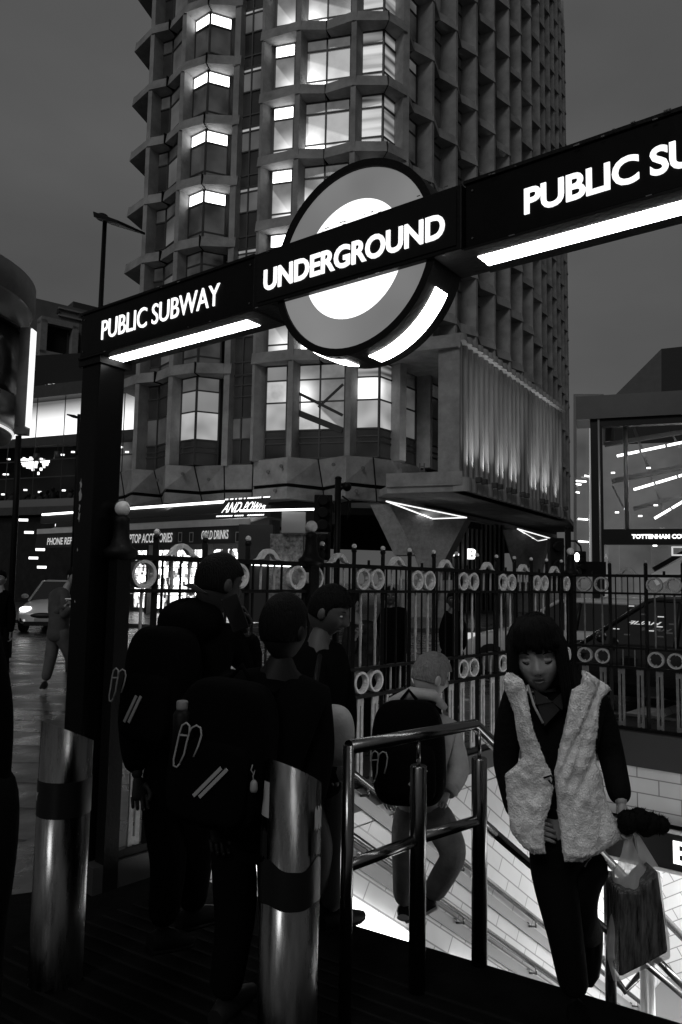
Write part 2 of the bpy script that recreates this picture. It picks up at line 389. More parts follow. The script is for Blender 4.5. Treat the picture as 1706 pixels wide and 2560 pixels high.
for i in (0, 1, 2):
    a, b = NODES[i], NODES[i + 1]; n = inward(a, b); d = (v2(b) - v2(a)).normalized(); p = v2(a) + n * .85 + d * .45; q = v2(b) + n * .85 - d * .3
    window([(p.x, p.y), (q.x, q.y)], z0, z1, [.16, .40, .72, .80, .86], [W_DIM, W_SOFT if i == 0 else W_DARK, W_SOFT if i == 0 else W_DARK, W_DARK, W_DARK, W_DARK])
# staircase seen through the tall window
for j, zb in enumerate((8.95,)):
    sb = MB(); sb.bar((-2.3, 36.0, zb + 2.0), (.0, 35.44, zb + .75), .06, .14, ST_DARK); sb.bar((-2.3, 36.0, zb + 1.0), (.0, 35.44, zb - .0), .06, .3, ST_DARK)
    sb.bar((-1.2, 35.73, zb + 1.2), (.0, 35.44, zb + 2.3), .06, .12, ST_DARK); sb.bar((-2.1, 35.95, zb + .8), (-2.1, 35.95, zb + 1.9), .05, .05, ST_DARK)
    sb.build('stair_flight', tower)
# long side: dark windows behind the fins
cnt = 0; rest = MB()
nbay = len(NODES) - 1
for i in range(nbay):
    a, b = NODES[i], NODES[i + 1]; n = inward(a, b); d = (v2(b) - v2(a)).normalized(); L = (v2(b) - v2(a)).length
    p = v2(a) + n * .92 + d * .45; q = v2(b) + n * .92 - d * .35
    for k in range(NF - 1):
        z0 = zc[k] + .68; z1 = zc[k + 1] - .03
        pl = [(p.x, p.y), (q.x, q.y)]
        if i < 1:
            window(pl, z0, z1, [.25, .84], [W_SOFT if k in (4, 5) else W_DIM, W_DIM, W_DARK]); continue
        m_ = W_DARK if (i * 7 + k * 3) % 5 else W_DIM
        for zt in (z0, z1, z1 - .7): rest.bar(p + Vector((0, 0, zt)), q + Vector((0, 0, zt)), .08, .07, FRAME)
        rest.add([p + Vector((0, 0, z0)) + n * .03, q + Vector((0, 0, z0)) + n * .03, q + Vector((0, 0, z1)) + n * .03, p + Vector((0, 0, z1)) + n * .03], [(0, 1, 2, 3)], m_)
tag(rest.build('window_bank', tower), kind='stuff')
# base band: two courses of concrete with a zigzag line and a shadow groove between
BB = [(-13.6, 43.2), (-12.4, 41.2), (-11.4, 39.9), (-10.3, 40.3), (-9.2, 38.3), (-7.75, 38.55), (-6.1, 38.0), (-4.5, 37.6), (-4.42, 36.5), (-2.6, 35.1), (-1.15, 35.75), (.2, 34.4), (1.5, 34.9), (2.2, 35.4), (2.95, 36.0), (4.2, 38)]
BO = {1: .7, 3: 1.15, 5: 1.1, 6: .2, 7: .2, 10: 1.1, 12: .7, 13: .6}        # how far the folded plates draw back at their foot
BN = [inward(BB[max(k - 1, 0)], BB[min(k + 1, len(BB) - 1)]) for k in range(len(BB))]
def bpt(k, z, d0=0.0):
    f = (7.55 - z) / 2.05; return v2(BB[k]) + Vector((.33, .94, 0)) * (BO.get(k, 0) * f + d0) + Vector((0, 0, z))
def band(z0, z1, m, d0=0.0, dep=1.0):
    mb = MB()
    for k in range(len(BB) - 1):
        a0, a1, b0_, b1_ = bpt(k, z0, d0), bpt(k, z1, d0), bpt(k + 1, z0, d0), bpt(k + 1, z1, d0); o = Vector((.33, .94, 0)) * dep
        mb.add([a0, b0_, b1_, a1, a0 + o, b0_ + o, b1_ + o, a1 + o], [(0, 1, 2, 3), (4, 7, 6, 5), (0, 4, 5, 1), (3, 2, 6, 7), (0, 3, 7, 4), (1, 5, 6, 2)], m)
    return mb
band(6.30, 7.55, CONC2).build('band', tower)
band(5.55, 6.12, CONC2).build('band', tower)
g = band(6.10, 6.32, CRACK, .18, .7)
for k in (1, 3, 5, 6, 8, 10, 12):
    a, b = bpt(k, 5.5, -.02), bpt(k, 7.57, -.02); g.bar(a, b, .05, .05, CRACK)
g.build('groove', tower)
for (x, y, z) in ((-8.3, 38.32, 7.1), (-2.9, 35.12, 7.1), (-3.6, 35.75, 6.9), (-.4, 35.0, 7.2), (-6.9, 38.1, 6.8), (1.0, 34.6, 7.0), (-9.9, 39.5, 6.9), (-3.2, 35.45, 5.95), (.7, 34.55, 5.9)):
    ts = MB(); ts.lathe((x, y, z), [(.09, -.03), (.09, .04)], mat('stained_plug', .12, .9), 8, ax=(-.33, -.94, 0)); ts.build('plug', tower)
# soffit over the ground floor
sf = MB(); sf.prism([(-17, 48), (-13.0, 44.0), (-10.6, 42.2), (-7.6, 40.6), (-4.2, 38.6), (-1.5, 37.6), (2.5, 36.6), (5, 39), (17, 58), (8, 68), (-5, 66)], 5.35, 5.6, mat('ground_floor_soffit', .25, .7)); sf.build('soffit', tower)
# ---- the low wing with fluted concrete front
wing = empty('fluted_concrete_wing', (9, 40, 0), 'low projecting wing of the tower with an uplit fluted concrete wall on slanted columns', 'building')
A0 = Vector((5.35, 32.6, 0)); A1 = Vector((14.5, 46.9, 0)); wd = (A1 - A0).normalized(); wn = Vector((-wd.y, wd.x, 0))     # wn points into the wing
WLn = (A1 - A0).length
FL = mat('fluted_concrete', .30, .8, bump=.4, bscale=7, vary=.18, vscale=.9, stretch=(1, 1, .25))
def flutes(z0, z1, off, pitch, depth, phase=0, top_scallop=False):
    mb = MB(); nseg = int(WLn / pitch); K = 8; vs = []
    prof = []
    for i in range(nseg):
        for fu, fd in ((0, 1), (.14, 1), (.22, .25), (.30, .0), (.56, .0), (.66, .25), (.72, 1)):     # rounded ribs with deep narrow grooves
            prof.append(((i + fu) * pitch + phase, off + depth * fd))
    prof.append((nseg * pitch + phase, off + depth))
    pts = [A0 + wd * u + wn * d for u, d in prof]; n = len(pts)
    vs = [(p.x, p.y, z0) for p in pts] + [(p.x, p.y, z1) for p in pts] + [tuple(A0 + wn * .8 + Vector((0, 0, z))) for z in (z0, z1)] + [tuple(A0 + wd * (nseg * pitch) + wn * .8 + Vector((0, 0, z))) for z in (z0, z1)]
    fs = [(i, i + 1, n + i + 1, n + i) for i in range(n - 1)] + [tuple(list(range(n)) + [2 * n + 2, 2 * n]), tuple(list(range(n, 2 * n)) + [2 * n + 3, 2 * n + 1]), (0, n, 2 * n + 1, 2 * n)]
    mb.add(vs, fs, FL); return mb
flutes(6.36, 12.62, .16, .66, .40).build('fluted_wall', wing)
sk = MB(); sk2 = MB()
nsk = int(WLn / .66)
for i in range(nsk):     # hanging scalloped skirt
    c = A0 + wd * ((i + .35) * .66); prof = []
    for j in range(9):
        a = PI * j / 8; prof.append(c + wd * (-.32 * math.cos(a)) + wn * (-.10 - .22 * math.sin(a)))
    poly = [(p.x, p.y) for p in prof] + [((c + wd * .32 + wn * .5).x, (c + wd * .32 + wn * .5).y), ((c - wd * .32 + wn * .5).x, (c - wd * .32 + wn * .5).y)]
    sk.prism(poly, 5.72, 6.34, FL)
    poly2 = [(p[0] + wn.x * .22, p[1] + wn.y * .22) for p in poly[:9]] + poly[9:]
    sk2.prism(poly2, 12.64, 12.95, FL)
sk.build('scalloped_edge', wing); sk2.build('scalloped_coping', wing)
# left return wall, roof slab and its lit soffit, floor slab
eb = MB(); _q = [A0 + wd * .0 + wn * .12, A0 + wn * 1.15 - wd * .05, A0 + wn * 1.15 + wd * .5, A0 + wd * .09 + wn * .6]; eb.prism([(p.x, p.y) for p in _q], 5.95, 12.4, CONC2); eb.build('end_wall', wing)
rf = MB(); rf.prism([(A0.x - .1, A0.y - .1), (1.75, 34.0), (2.6, 36.3), (4.6, 38.5), (7.6, 42.4), (A0.x + wn.x * 3 + 3, A0.y + wn.y * 3 + 5)], 12.3, 12.9, CONC2); rf.build('roof_slab', wing)
fs_ = MB(); fs_.prism([(A0.x + .1, A0.y - .05), (2.1, 33.85), (1.6, 36.5), (5.5, 41), (15, 58), (18, 56), (A1.x, A1.y)], 5.72, 6.05, CONC2); fs_.build('floor_slab', wing)
cp = MB(); cp.prism([(A0.x, A0.y - .12), (2.05, 33.75), (2.1, 34.2), (A0.x + .1, A0.y + .6)], 6.0, 6.62, CONC2); cp.build('fascia', wing)
back = MB(); back.prism([((A0 + wd * 1.2 + wn * .85).x, (A0 + wd * 1.2 + wn * .85).y), ((A1 + wn * .85).x, (A1 + wn * .85).y), ((A1 + wn * 2.5).x, (A1 + wn * 2.5).y), ((A0 + wd * 3 + wn * 2.0).x, (A0 + wd * 3 + wn * 2.0).y)], 5.95, 12.5, CONC); back.build('wing_body', wing)
# uplights at the foot of the fluted wall
for i, u in enumerate([(k_ + .42) * .66 for k_ in (1, 2, 4, 5, 7, 8, 10, 11, 15, 16, 18, 19, 22)]):
    p = A0 + wd * u - wn * .42 - Vector((0, 0, .22)); fx = MB(); LFB = mat('light_fitting_body', .05, .5); A3 = (wd, wn, Vector((0, 0, 1))); fx.box(p + Vector((0, 0, 6.44)), (.24, .24, .03), LFB, A3); fx.box(p - wn * .12 + Vector((0, 0, 6.54)), (.24, .015, .22), LFB, A3); fx.box(p + wn * .25 + Vector((0, 0, 6.44)), (.04, .3, .03), LFB, A3)
    for sx_ in (-.12, .12): fx.box(p + wd * sx_ + Vector((0, 0, 6.54)), (.015, .24, .22), LFB, A3)
    f_ = fx.build('uplight', wing)
    l = bpy.data.lights.new('uplight_lamp', 'SPOT'); l.energy = (190, 250, 300, 170, 210, 260, 300, 210, 290, 350, 260, 380, 300)[i]; l.spot_size = R(58); l.spot_blend = 1.0; l.shadow_soft_size = .03
    o = bpy.data.objects.new('uplight_lamp', l); col.objects.link(o); o.parent = wing
    src = p + Vector((0, 0, 6.54)); tgt = src + Vector((0, 0, 3.2)) + wn * .74
    o.location = src - world_origin(wing); o.rotation_euler = (src - tgt).to_track_quat('Z', 'Y').to_euler()
lamp_in = area_light('return_lamp', (3.9, 34.6, 7.0), (4.0, 35.5, 12), .8, .3, 8, wing)
# slanted columns (pilotis)
PM = mat('rough_mosaic_column', .21, .5, bump=.9, bscale=14, vary=.3, vscale=5)
def piloti(P, sc_=1.0):
    px_, py_ = P; t = empty('slanted_column', (px_, py_, 0)); Z = 5.72
    d = wd; n = wn; o = Vector((px_, py_, 0))
    def q(u, v, z): return o + d * u + n * v + Vector((0, 0, z))
    mb = MB()   # faceted wedge: wide at the top, narrow at the foot
    top = [(-1.6 * sc_, .0), (1.5 * sc_, -.3), (2.4 * sc_, 1.2), (-1.2 * sc_, 1.6)]; bot = [(-.45, .2), (.55, .1), (.7, .8), (-.4, .9)]
    vs = [q(u, v, Z) for u, v in top] + [q(u, v, 0) for u, v in bot]
    mb.add(vs, [(0, 1, 2, 3), (7, 6, 5, 4), (0, 4, 5, 1), (1, 5, 6, 2), (2, 6, 7, 3), (3, 7, 4, 0)], PM); mb.build('column_body', t)
    return t
def solid8(px4t, px4b, Yt, Yb, thick, m):
    """slab between two quads given by image points with their true depth"""
    mb = MB(); a = [at(x, y, Y) for (x, y), Y in zip(px4t, Yt)]; mb.extr(a, Vector(Yb) * thick, m); return mb
for nm, lab, polys in (('slanted_column', 'slanted column under the near end of the fluted wing, wide lit face', 
        [([(926, 1262), (975, 1260), (1037, 1388), (987, 1388)], 35.2, (.2, 1, 0), 1.3), ([(975, 1262), (1084, 1300), (1084, 1470), (1037, 1388)], 35.6, (.3, 1, 0), 1.4), ([(1084, 1300), (1166, 1296), (1112, 1400), (1084, 1470)], 35.5, (.35, 1, 0), 1.5)]),
        ('slanted_column', 'slanted column under the far end of the fluted wing',
        [([(1257, 1325), (1296, 1323), (1324, 1420), (1288, 1420)], 45.0, (.2, 1, 0), 1.5), ([(1296, 1324), (1345, 1353), (1345, 1450), (1324, 1420)], 45.4, (.3, 1, 0), 1.5), ([(1345, 1353), (1368, 1350), (1352, 1420), (1345, 1450)], 45.3, (.4, 1, 0), 1.6)])):
    b0 = at(polys[1][0][2][0], 1460, polys[1][1]); t = empty(nm, (b0.x, b0.y, 0), lab, 'column', 'slanted columns under the wing')
    for pl, Y, dv, th in polys:
        mb = MB(); pts = [at(x, y, Y) for x, y in pl]
        if pl[2][1] > 1400 or pl[3][1] > 1400:
            for p in pts:
                if p.z < 2.6: p.z = 0
        mb.extr(pts, Vector(dv).normalized() * th, PM); mb.build('facet', t)
    # concrete plinth
    pb = MB(); pb.box((b0.x - .2, b0.y + 1.0, .9), (2.6 if 'near' in lab else 2.2, 1.6, 1.8), PM); pb.build('plinth', t)
# lit edge lines of the triangular soffit panels
LED = mat('lit_soffit_edge', .8, .4, emit=1.3)
def led_tri(label, pts):
    t = empty('soffit_light', pts[0], label, 'light', 'triangular soffit lights under the wing')
    mb = MB()
    for a, b in zip(pts, pts[1:] + pts[:1]): mb.bar(a, b, .05, .045, LED)
    mb.build('light_line', t)
    c = sum(pts, Vector()) / 3; pm_ = MB(); pm_.extr([p + Vector((0, 0, .02)) for p in pts], (0, 0, .05), mat('soffit_panel', .3, .5)); pm_.build('soffit_panel', t)
    area_light('soffit_lamp', c - Vector((0, 0, .1)), c - Vector((0, 0, 3)), 1.2, .6, 14, t)
zs_ = 5.68
def atz_(px, py, z):
    d = ray(px, py); t_ = (z - EYE) / d.z; return Vector((d.x * t_, d.y * t_, z))
led_tri('triangle of thin light lines in the soffit above the near slanted column', [at(966, 1253, 33.3), at(1082, 1297, 36.5), at(1167, 1294, 37.5)])
led_tri('triangle of thin light lines in the soffit above the far slanted column', [at(1294, 1322, 43.5), at(1344, 1353, 49), at(1377, 1346, 50)])
# roof ladder beside the wing
ld = empty('access_ladder', at(1055, 1238, 34.2), 'thin metal access ladder with guard rail on the low roof beside the fluted wing', 'ladder')
lb = MB(); LM = mat('galvanised_metal', .12, .5, metal=.3)
for x in (1050, 1061): lb.bar(at(x, 1238, 34.2), at(x, 1158, 34.2), .06, .06, LM)
for y in range(1166, 1236, 11): lb.bar(at(1050, y, 34.2), at(1061, y, 34.2), .04, .04, LM)
lb.build('rungs', ld); lb = MB(); lb.bar(at(1012, 1181, 34.4), at(1124, 1216, 34.2), .04, .04, LM); lb.bar(at(1037, 1206, 34.3), at(1062, 1210, 34.2), .04, .04, LM); lb.bar(at(1122, 1198, 34.2), at(1122, 1230, 34.2), .04, .04, LM); lb.build('guard_rail', ld)
fl = MB(); fl.box(at(1115, 1218, 34.0), (.25, .15, .1), LAMPON); fo = fl.build('floodlight'); tag(fo, 'small lit floodlight on the low roof between the ladder and the fluted wall', 'light')
# ================================================================== GROUND
gm = mat('wet_paving', .04, .32, vary=.35, vscale=1.2, rvary=.16, bump=.25, bscale=5)
def slab_mat():
    m = gm; t = m.node_tree; b = t.nodes['Principled BSDF']
    return m
road_m = mat('wet_asphalt', .03, .28, vary=.3, vscale=2, rvary=.14, bump=.35, bscale=30)
STV = Vector((math.sin(R(42)), math.cos(R(42)), 0)); STU = Vector((-STV.y, STV.x, 0))      # stairs run along STV, STU points left
C0 = Vector((2.55, 8.2, 0))                                              # fence corner
def fp(t, off=0, z=0): return C0 - STV * t - STU * off + Vector((0, 0, z))   # point along the long fence; off = towards the stairwell
SD = Vector((.788, -.616, 0))
TOPT = 5.22                                                               # where the top step meets the fence
RW = 3.4                                                                 # stair width
e0 = fp(TOPT, .03); EDG = Vector((.85, -.527, 0))
# paving as one sheet with a rectangular hole for the stairs
hole = [e0, e0 + EDG * (RW + .3), e0 + EDG * (RW + .3) + STV * 6.2, C0 + SD * .05 - STV * .02]
hole = [(p.x, p.y) for p in (fp(TOPT, .03), fp(TOPT, .03) + EDG * 3.9, fp(TOPT, .03) + EDG * 3.9 + STV * 6.0, fp(-.05, .03))]
def sheet_with_hole(name, outer, inner, z, m):
    bm = bmesh.new(); ov = [bm.verts.new((x, y, z)) for x, y in outer]; iv = [bm.verts.new((x, y, z)) for x, y in inner]
    for L in (ov, iv):
        for i in range(len(L)): bm.edges.new((L[i], L[(i + 1) % len(L)]))
    bmesh.ops.triangle_fill(bm, use_beauty=True, use_dissolve=False, edges=bm.edges)
    for f in bm.faces:
        if f.normal.z < 0: f.normal_flip()
    me = bpy.data.meshes.new(name); bm.to_mesh(me); bm.free(); me.materials.append(m)
    o = bpy.data.objects.new(name, me); col.objects.link(o); return o
# kerb line between pavement and carriageway
pave_outer = [(-40, 16.8), (-14, 16.2), (-2, 13.4), (2.6, 10.4), (9, 6.0), (30, -6), (30, -14), (-40, -14)]
tag(sheet_with_hole('pavement', pave_outer, hole, 0, gm), kind='structure')
rd = MB(); rd.add([(-600, -200, -.16), (600, -200, -.16), (600, 900, -.16), (-600, 900, -.16)], [(0, 1, 2, 3)], road_m)
ro = sheet_with_hole('road', [(-600, -200), (600, -200), (600, 900), (-600, 900)], hole, -.13, road_m); tag(ro, kind='structure')
kb = MB()
kl = pave_outer[:6]
for a, b in zip(kl, kl[1:]): kb.bar((a[0], a[1], -.062), (b[0], b[1], -.062), .16, .13, mat('granite_kerb', .10, .5, vary=.2, vscale=6))
tag(kb.build('kerb'), kind='structure')
fpv = MB(); fpv.prism([(-30, 33.5), (-3, 25.5), (6, 28), (30, 44), (40, 90), (-40, 90)], -.128, -.004, mat('far_paving', .05, .35, vary=.3, rvary=.15)); tag(fpv.build('far_pavement'), kind='structure')
# road marking
mk = MB()
for k in range(7):
    c = Vector((-13.0 + k * 2.6, 19.6 - k * .95, -.126)); mk.add([c + Vector(q) for q in ((-.6, .16, 0), (.6, -.28, 0), (.6, -.16, 0), (-.6, .28, 0))], [(0, 1, 2, 3)], mat('worn_road_paint', .28, .4, vary=.5, vscale=9))
tag(mk.build('road_marking'), kind='structure')
# paving joints as thin dark grooves (sheet 3 mm above)
pj_ = MB(); jm = mat('paving_joint', .012, .5)
for k in range(-3, 20):
    a = Vector((-13, 15.2, .004)) + Vector((.55, -1.0, 0)) * 0; y = 3.5 + k * .62
    pj_.add([(-9.5, y + 1.1, .004), (-1.9, y - .5 + 1.1 - .0, .004), (-1.9, y - .485 + 1.1, .004), (-9.5, y + .985 + .13, .004)], [(0, 1, 2, 3)], jm)
tag(pj_.build('paving_joints'), kind='structure')
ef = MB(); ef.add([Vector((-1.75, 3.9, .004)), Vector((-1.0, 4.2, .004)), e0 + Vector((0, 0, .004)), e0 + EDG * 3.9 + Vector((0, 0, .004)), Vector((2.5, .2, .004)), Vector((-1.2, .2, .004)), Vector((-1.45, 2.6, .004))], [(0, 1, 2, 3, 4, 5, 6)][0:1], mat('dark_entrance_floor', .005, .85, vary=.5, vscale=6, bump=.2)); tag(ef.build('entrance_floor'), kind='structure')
# tactile grille in front of the stairs
gr = MB(); grm = mat('worn_entrance_grille', .012, .8)
for k in range(16):
    p = e0 - STV * (.35 + k * .085) ; gr.bar(p + EDG * .25 + Vector((0, 0, .006)), p + EDG * 2.3 + Vector((0, 0, .006)), .012, .008, grm)
tag(gr.build('entrance_grille'), 'worn metal strips set in the dark floor before the top step', 'grille')
# ================================================================== FENCE
FB = BLACK; RING = mat('worn_grey_paint', .62, .55, vary=.25, vscale=25, bump=.3, bscale=60); BARL = mat('weathered_bar_paint', .42, .5, vary=.3, vscale=18, bump=.2, bscale=50)
ZR1, ZR2, ZR3, ZR4, ZB = 1.737, 1.552, .985, .785, .16
def ring(mb, c, d, r=.080, th=.017, dep=.05, m=None):
    m = m or RING; n = d.cross(Vector((0, 0, 1))); K = 22; vs = []
    for j in range(K):
        a = 2 * PI * j / K; e = d * math.cos(a) + Vector((0, 0, 1)) * math.sin(a)
        for rr in (r, r - th):
            for s_ in (-dep / 2, dep / 2): vs.append(c + e * rr + n * s_)
    fs = []
    for j in range(K):
        a = 4 * j; b = 4 * ((j + 1) % K)
        fs += [(a, b, b + 1, a + 1), (a + 2, a + 3, b + 3, b + 2), (a, a + 2, b + 2, b), (a + 1, b + 1, b + 3, a + 3)]
    mb.add(vs, fs, m)
    for a in (0, PI / 2, PI, 3 * PI / 2):
        e = d * math.cos(a) + Vector((0, 0, 1)) * math.sin(a); mb.ball(c + e * (r - th - .004), .011, m, 6, 4)
def arch(mb, c, d, m):
    n = d.cross(Vector((0, 0, 1))); pts = [(-.115, -.0), (-.085, .012), (-.06, .045), (-.03, .068), (0, .075), (.03, .068), (.06, .045), (.085, .012), (.115, 0)]
    poly = [c + d * u + Vector((0, 0, z)) - n * .02 for u, z in pts] + [c + d * u * .62 + Vector((0, 0, z * .62)) - n * .02 for u, z in pts[::-1][1:-1]]
    mb.extr(poly, n * .04, m)
def fence(name, label, org, d, pairs, t_lo, t_hi, pitch, bigs, finials, archs, RING=RING, BARL=BARL):
    """org + d*t; pairs = ring pair centres"""
    root = empty(name, org + d * ((t_lo + t_hi) / 2), label, 'fence')
    P = lambda t, z: org + d * t + Vector((0, 0, z))
    n = d.cross(Vector((0, 0, 1)))
    rails = MB()
    for z, h in ((ZR1, .030), (ZR2, .022), (ZR3, .022), (ZR4, .026), (ZB, .05)): rails.bar(P(t_lo, z), P(t_hi, z), .045, h, FB)
    rails.build('rail', root)
    dark = MB(); light = MB(); slats = MB()
    for pc in pairs:
        for s_ in (-pitch / 2, pitch / 2):
            t = pc + s_
            if not (t_lo < t < t_hi): continue
            for z in ((ZR1 + ZR2) / 2, (ZR3 + ZR4) / 2): rm = MB(); ring(rm, P(t, z), d, m=RING); rm.build('ring', root)
            pts = []
            for i in range(15):
                z = ZR3 + (ZR2 - ZR3) * i / 14; pts.append(P(t, z))
            light.tube(pts, [(.0095 + (.003 if 5 < i < 9 else 0)) for i in range(15)], BARL, 6)
        dark.bar(P(pc, ZR3), P(pc, ZR2), .014, .014, FB); dark.bar(P(pc, ZR1), P(pc, ZR1 + .05), .02, .02, FB)
    t0 = min(pairs) - pitch / 2 - pitch * 6
    k = 0
    while t0 + k * pitch < t_hi:
        t = t0 + k * pitch; k += 1
        if t < t_lo: continue
        # lower slat: two strips with a slot between
        for s_ in (-.021, .021): slats.box(P(t + s_, (ZR4 + ZB) / 2), (.026, .012, ZR4 - ZB - .02), BARL, (d, n, Vector((0, 0, 1))))
        slats.box(P(t, ZR4 - .045), (.07, .013, .05), BARL, (d, n, Vector((0, 0, 1)))); slats.box(P(t, ZB + .05), (.07, .013, .04), BARL, (d, n, Vector((0, 0, 1))))
    for a in archs:
        arch(light, P(a, ZR1 + .016), d, RING)
        for s_ in (-.125, -.06, 0, .06, .125):
            mm = BARL if abs(s_) == .06 else FB
            (light if mm is BARL else dark).box(P(a + s_, (ZR1 + ZR2) / 2), (.010, .012, ZR1 - ZR2), mm, (d, n, Vector((0, 0, 1))))
            (light if mm is BARL else dark).box(P(a + s_, (ZR3 + ZR4) / 2), (.010, .012, ZR3 - ZR4), mm, (d, n, Vector((0, 0, 1))))
        for s_ in (-.125, 0, .125): dark.box(P(a + s_, (ZR2 + ZR3) / 2), (.012, .012, ZR2 - ZR3), FB, (d, n, Vector((0, 0, 1))))
    for f in finials:
        fm = MB(); fm.bar(P(f, ZB), P(f, 1.86), .030, .030, FB); fm.lathe(P(f, 1.84), [(.018, 0), (.022, .015), (.016, .03)], FB, 8); fm.ball(P(f, 1.885), .019, RING, 8, 6); fm.build('standard', root)
    for b in bigs:
        fm = MB(); fm.box(P(b, .9), (.085, .085, 1.8), FB, (d, n, Vector((0, 0, 1))))
        fm.lathe(P(b, 1.72), [(.05, 0), (.085, .02), (.09, .05), (.06, .075), (.045, .12), (.04, .2), (.046, .22), (.03, .24)], FB, 14)
        fm.ball(P(b, 2.0), .042, RING, 14, 10); fm.build('gate_post', root)
    light.build('light_bar', root); dark.build('dark_bar', root); slats.build('slat_row', root)
    return root
PP = .6855
pr = [.06 + PP * k for k in range(9)]
fence('iron_railing', 'long black iron railing with pale rings and slotted slats along the stairs', C0, -STV, pr, -.02, 5.6, .171,
      [5.6, 4.115, 0], [p + s_ for p in pr for s_ in (-.17, .17) if abs(p + s_ - 5.7) > .05 and p + s_ < 5.5 and not 4.28 < p + s_ < 4.4 and p + s_ > .1], [p + PP / 2 for p in pr[:-1]])
pr2 = [.245 + .73 * k for k in range(6)]
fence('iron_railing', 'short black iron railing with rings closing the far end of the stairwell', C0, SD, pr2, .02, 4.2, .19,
      [], [p + s_ for p in pr2 for s_ in (-.18, .18) if p + s_ > .1], [p + .365 for p in pr2[:-1]], mat('shaded_grey_paint', .34, .6, vary=.3, vscale=20), mat('shaded_bar_paint', .13, .6, vary=.3, vscale=16))  # same ring and bar paints darkened for this run: shade put into the colour
# plinth under the railings
pl = MB(); pl.bar(fp(5.7, -.04, .06), fp(-.05, -.04, .06), .16, .16, mat('dark_plinth', .03, .6)); 
tag(pl.build('railing_plinth'), 'low dark stone plinth under the long iron railing', 'plinth')
pl = MB(); pl.bar(C0 + SD * .1 + Vector((0, 0, -.02)), C0 + SD * 4.4 + Vector((0, 0, -.02)), .2, .34, mat('dark_plinth', .03, .6)); 
tag(pl.build('railing_plinth'), 'dark beam under the short iron railing at the end of the stairwell', 'plinth')
# ================================================================== STAIRWELL
SL = .675
tile = bpy.data.materials.new('white_wall_tiles'); tile.use_nodes = True
def tile_setup(m, ang, cw=.44, ch=.135, c=.74):
    t = m.node_tree; b = t.nodes['Principled BSDF']; b.inputs['Roughness'].default_value = .28
    co = t.nodes.new('ShaderNodeTexCoord'); mpn = t.nodes.new('ShaderNodeMapping'); mpn.inputs['Rotation'].default_value = (0, 0, ang)
    br = t.nodes.new('ShaderNodeTexBrick'); br.inputs['Scale'].default_value = 1; br.inputs['Mortar Size'].default_value = .0065; br.inputs['Mortar Smooth'].default_value = .2
    br.inputs['Brick Width'].default_value = cw; br.inputs['Row Height'].default_value = ch
    br.inputs['Color1'].default_value = (c, c, c, 1); br.inputs['Color2'].default_value = (c * .93, c * .93, c * .93, 1); br.inputs['Mortar'].default_value = (.26, .26, .26, 1)
    t.links.new(co.outputs['UV'], mpn.inputs[0]); t.links.new(mpn.outputs[0], br.inputs[0])
    n = t.nodes.new('ShaderNodeTexNoise'); n.inputs['Scale'].default_value = 2.5; n.inputs['Detail'].default_value = 6
    mx = t.nodes.new('ShaderNodeMix'); mx.data_type = 'RGBA'; mx.blend_type = 'MULTIPLY'; mx.inputs[0].default_value = .35
    t.links.new(co.outputs['UV'], n.inputs[0]); t.links.new(br.outputs[0], mx.inputs[6]); t.links.new(n.outputs[0], mx.inputs[7]); t.links.new(mx.outputs[2], b.inputs['Base Color'])
tile_setup(tile, R(34))
tile2 = bpy.data.materials.new('white_end_wall_tiles'); tile2.use_nodes = True; tile_setup(tile2, 0, .42, .15)
tile3 = bpy.data.materials.new('white_tiles_rising_right'); tile3.use_nodes = True; tile_setup(tile3, R(-34))
def wall_uv(name, p0, d, length, z0f, z1f, m, thick=.12, nseg=1, n=None, label=None, parent=None):
    """vertical wall from p0 along d with a sloping top and bottom; UV in metres on the face"""
    d = d.normalized(); n = n or d.cross(Vector((0, 0, 1))); vs = []; uv = []
    for (u, s_) in ((0, 0), (length, 0), (length, 1), (0, 1)):
        z = (z0f if s_ == 0 else z1f)(u); vs.append(p0 + d * u + Vector((0, 0, z))); uv.append((u, z))
    me = bpy.data.meshes.new(name); vb = [v + n * thick for v in vs]
    o0 = Vector(p0); me.from_pydata([tuple(v - o0) for v in vs + vb], [], [(0, 1, 2, 3), (7, 6, 5, 4), (0, 4, 5, 1), (1, 5, 6, 2), (2, 6, 7, 3), (3, 7, 4, 0)])
    me.materials.append(m); ul = me.uv_layers.new(name='UVMap')
    for li, lp in enumerate(me.loops): ul.data[li].uv = uv[lp.vertex_index % 4]
    o = bpy.data.objects.new(name, me); col.objects.link(o); o.location = o0
    if label: tag(o, label, 'wall')
    return o
# left wall, below the long railing (face towards the stairs)
DK = mat('grey_render', .10, .7, vary=.2, vscale=2)
wl0 = fp(TOPT + .25, .02)
L1 = 9.0
top_dark = lambda u: -.02
# upper render band follows the slope, tiles below it
tl = lambda u: min(-.02, .16 - SL * max(0, u - .75) * .62)
w1 = wall_uv('stair_wall', wl0, STV, L1, lambda u: -4.6, lambda u: -.02, tile, .25, n=STU.copy(), label='white tiled side wall of the stairs below the long railing, joints following the slope')
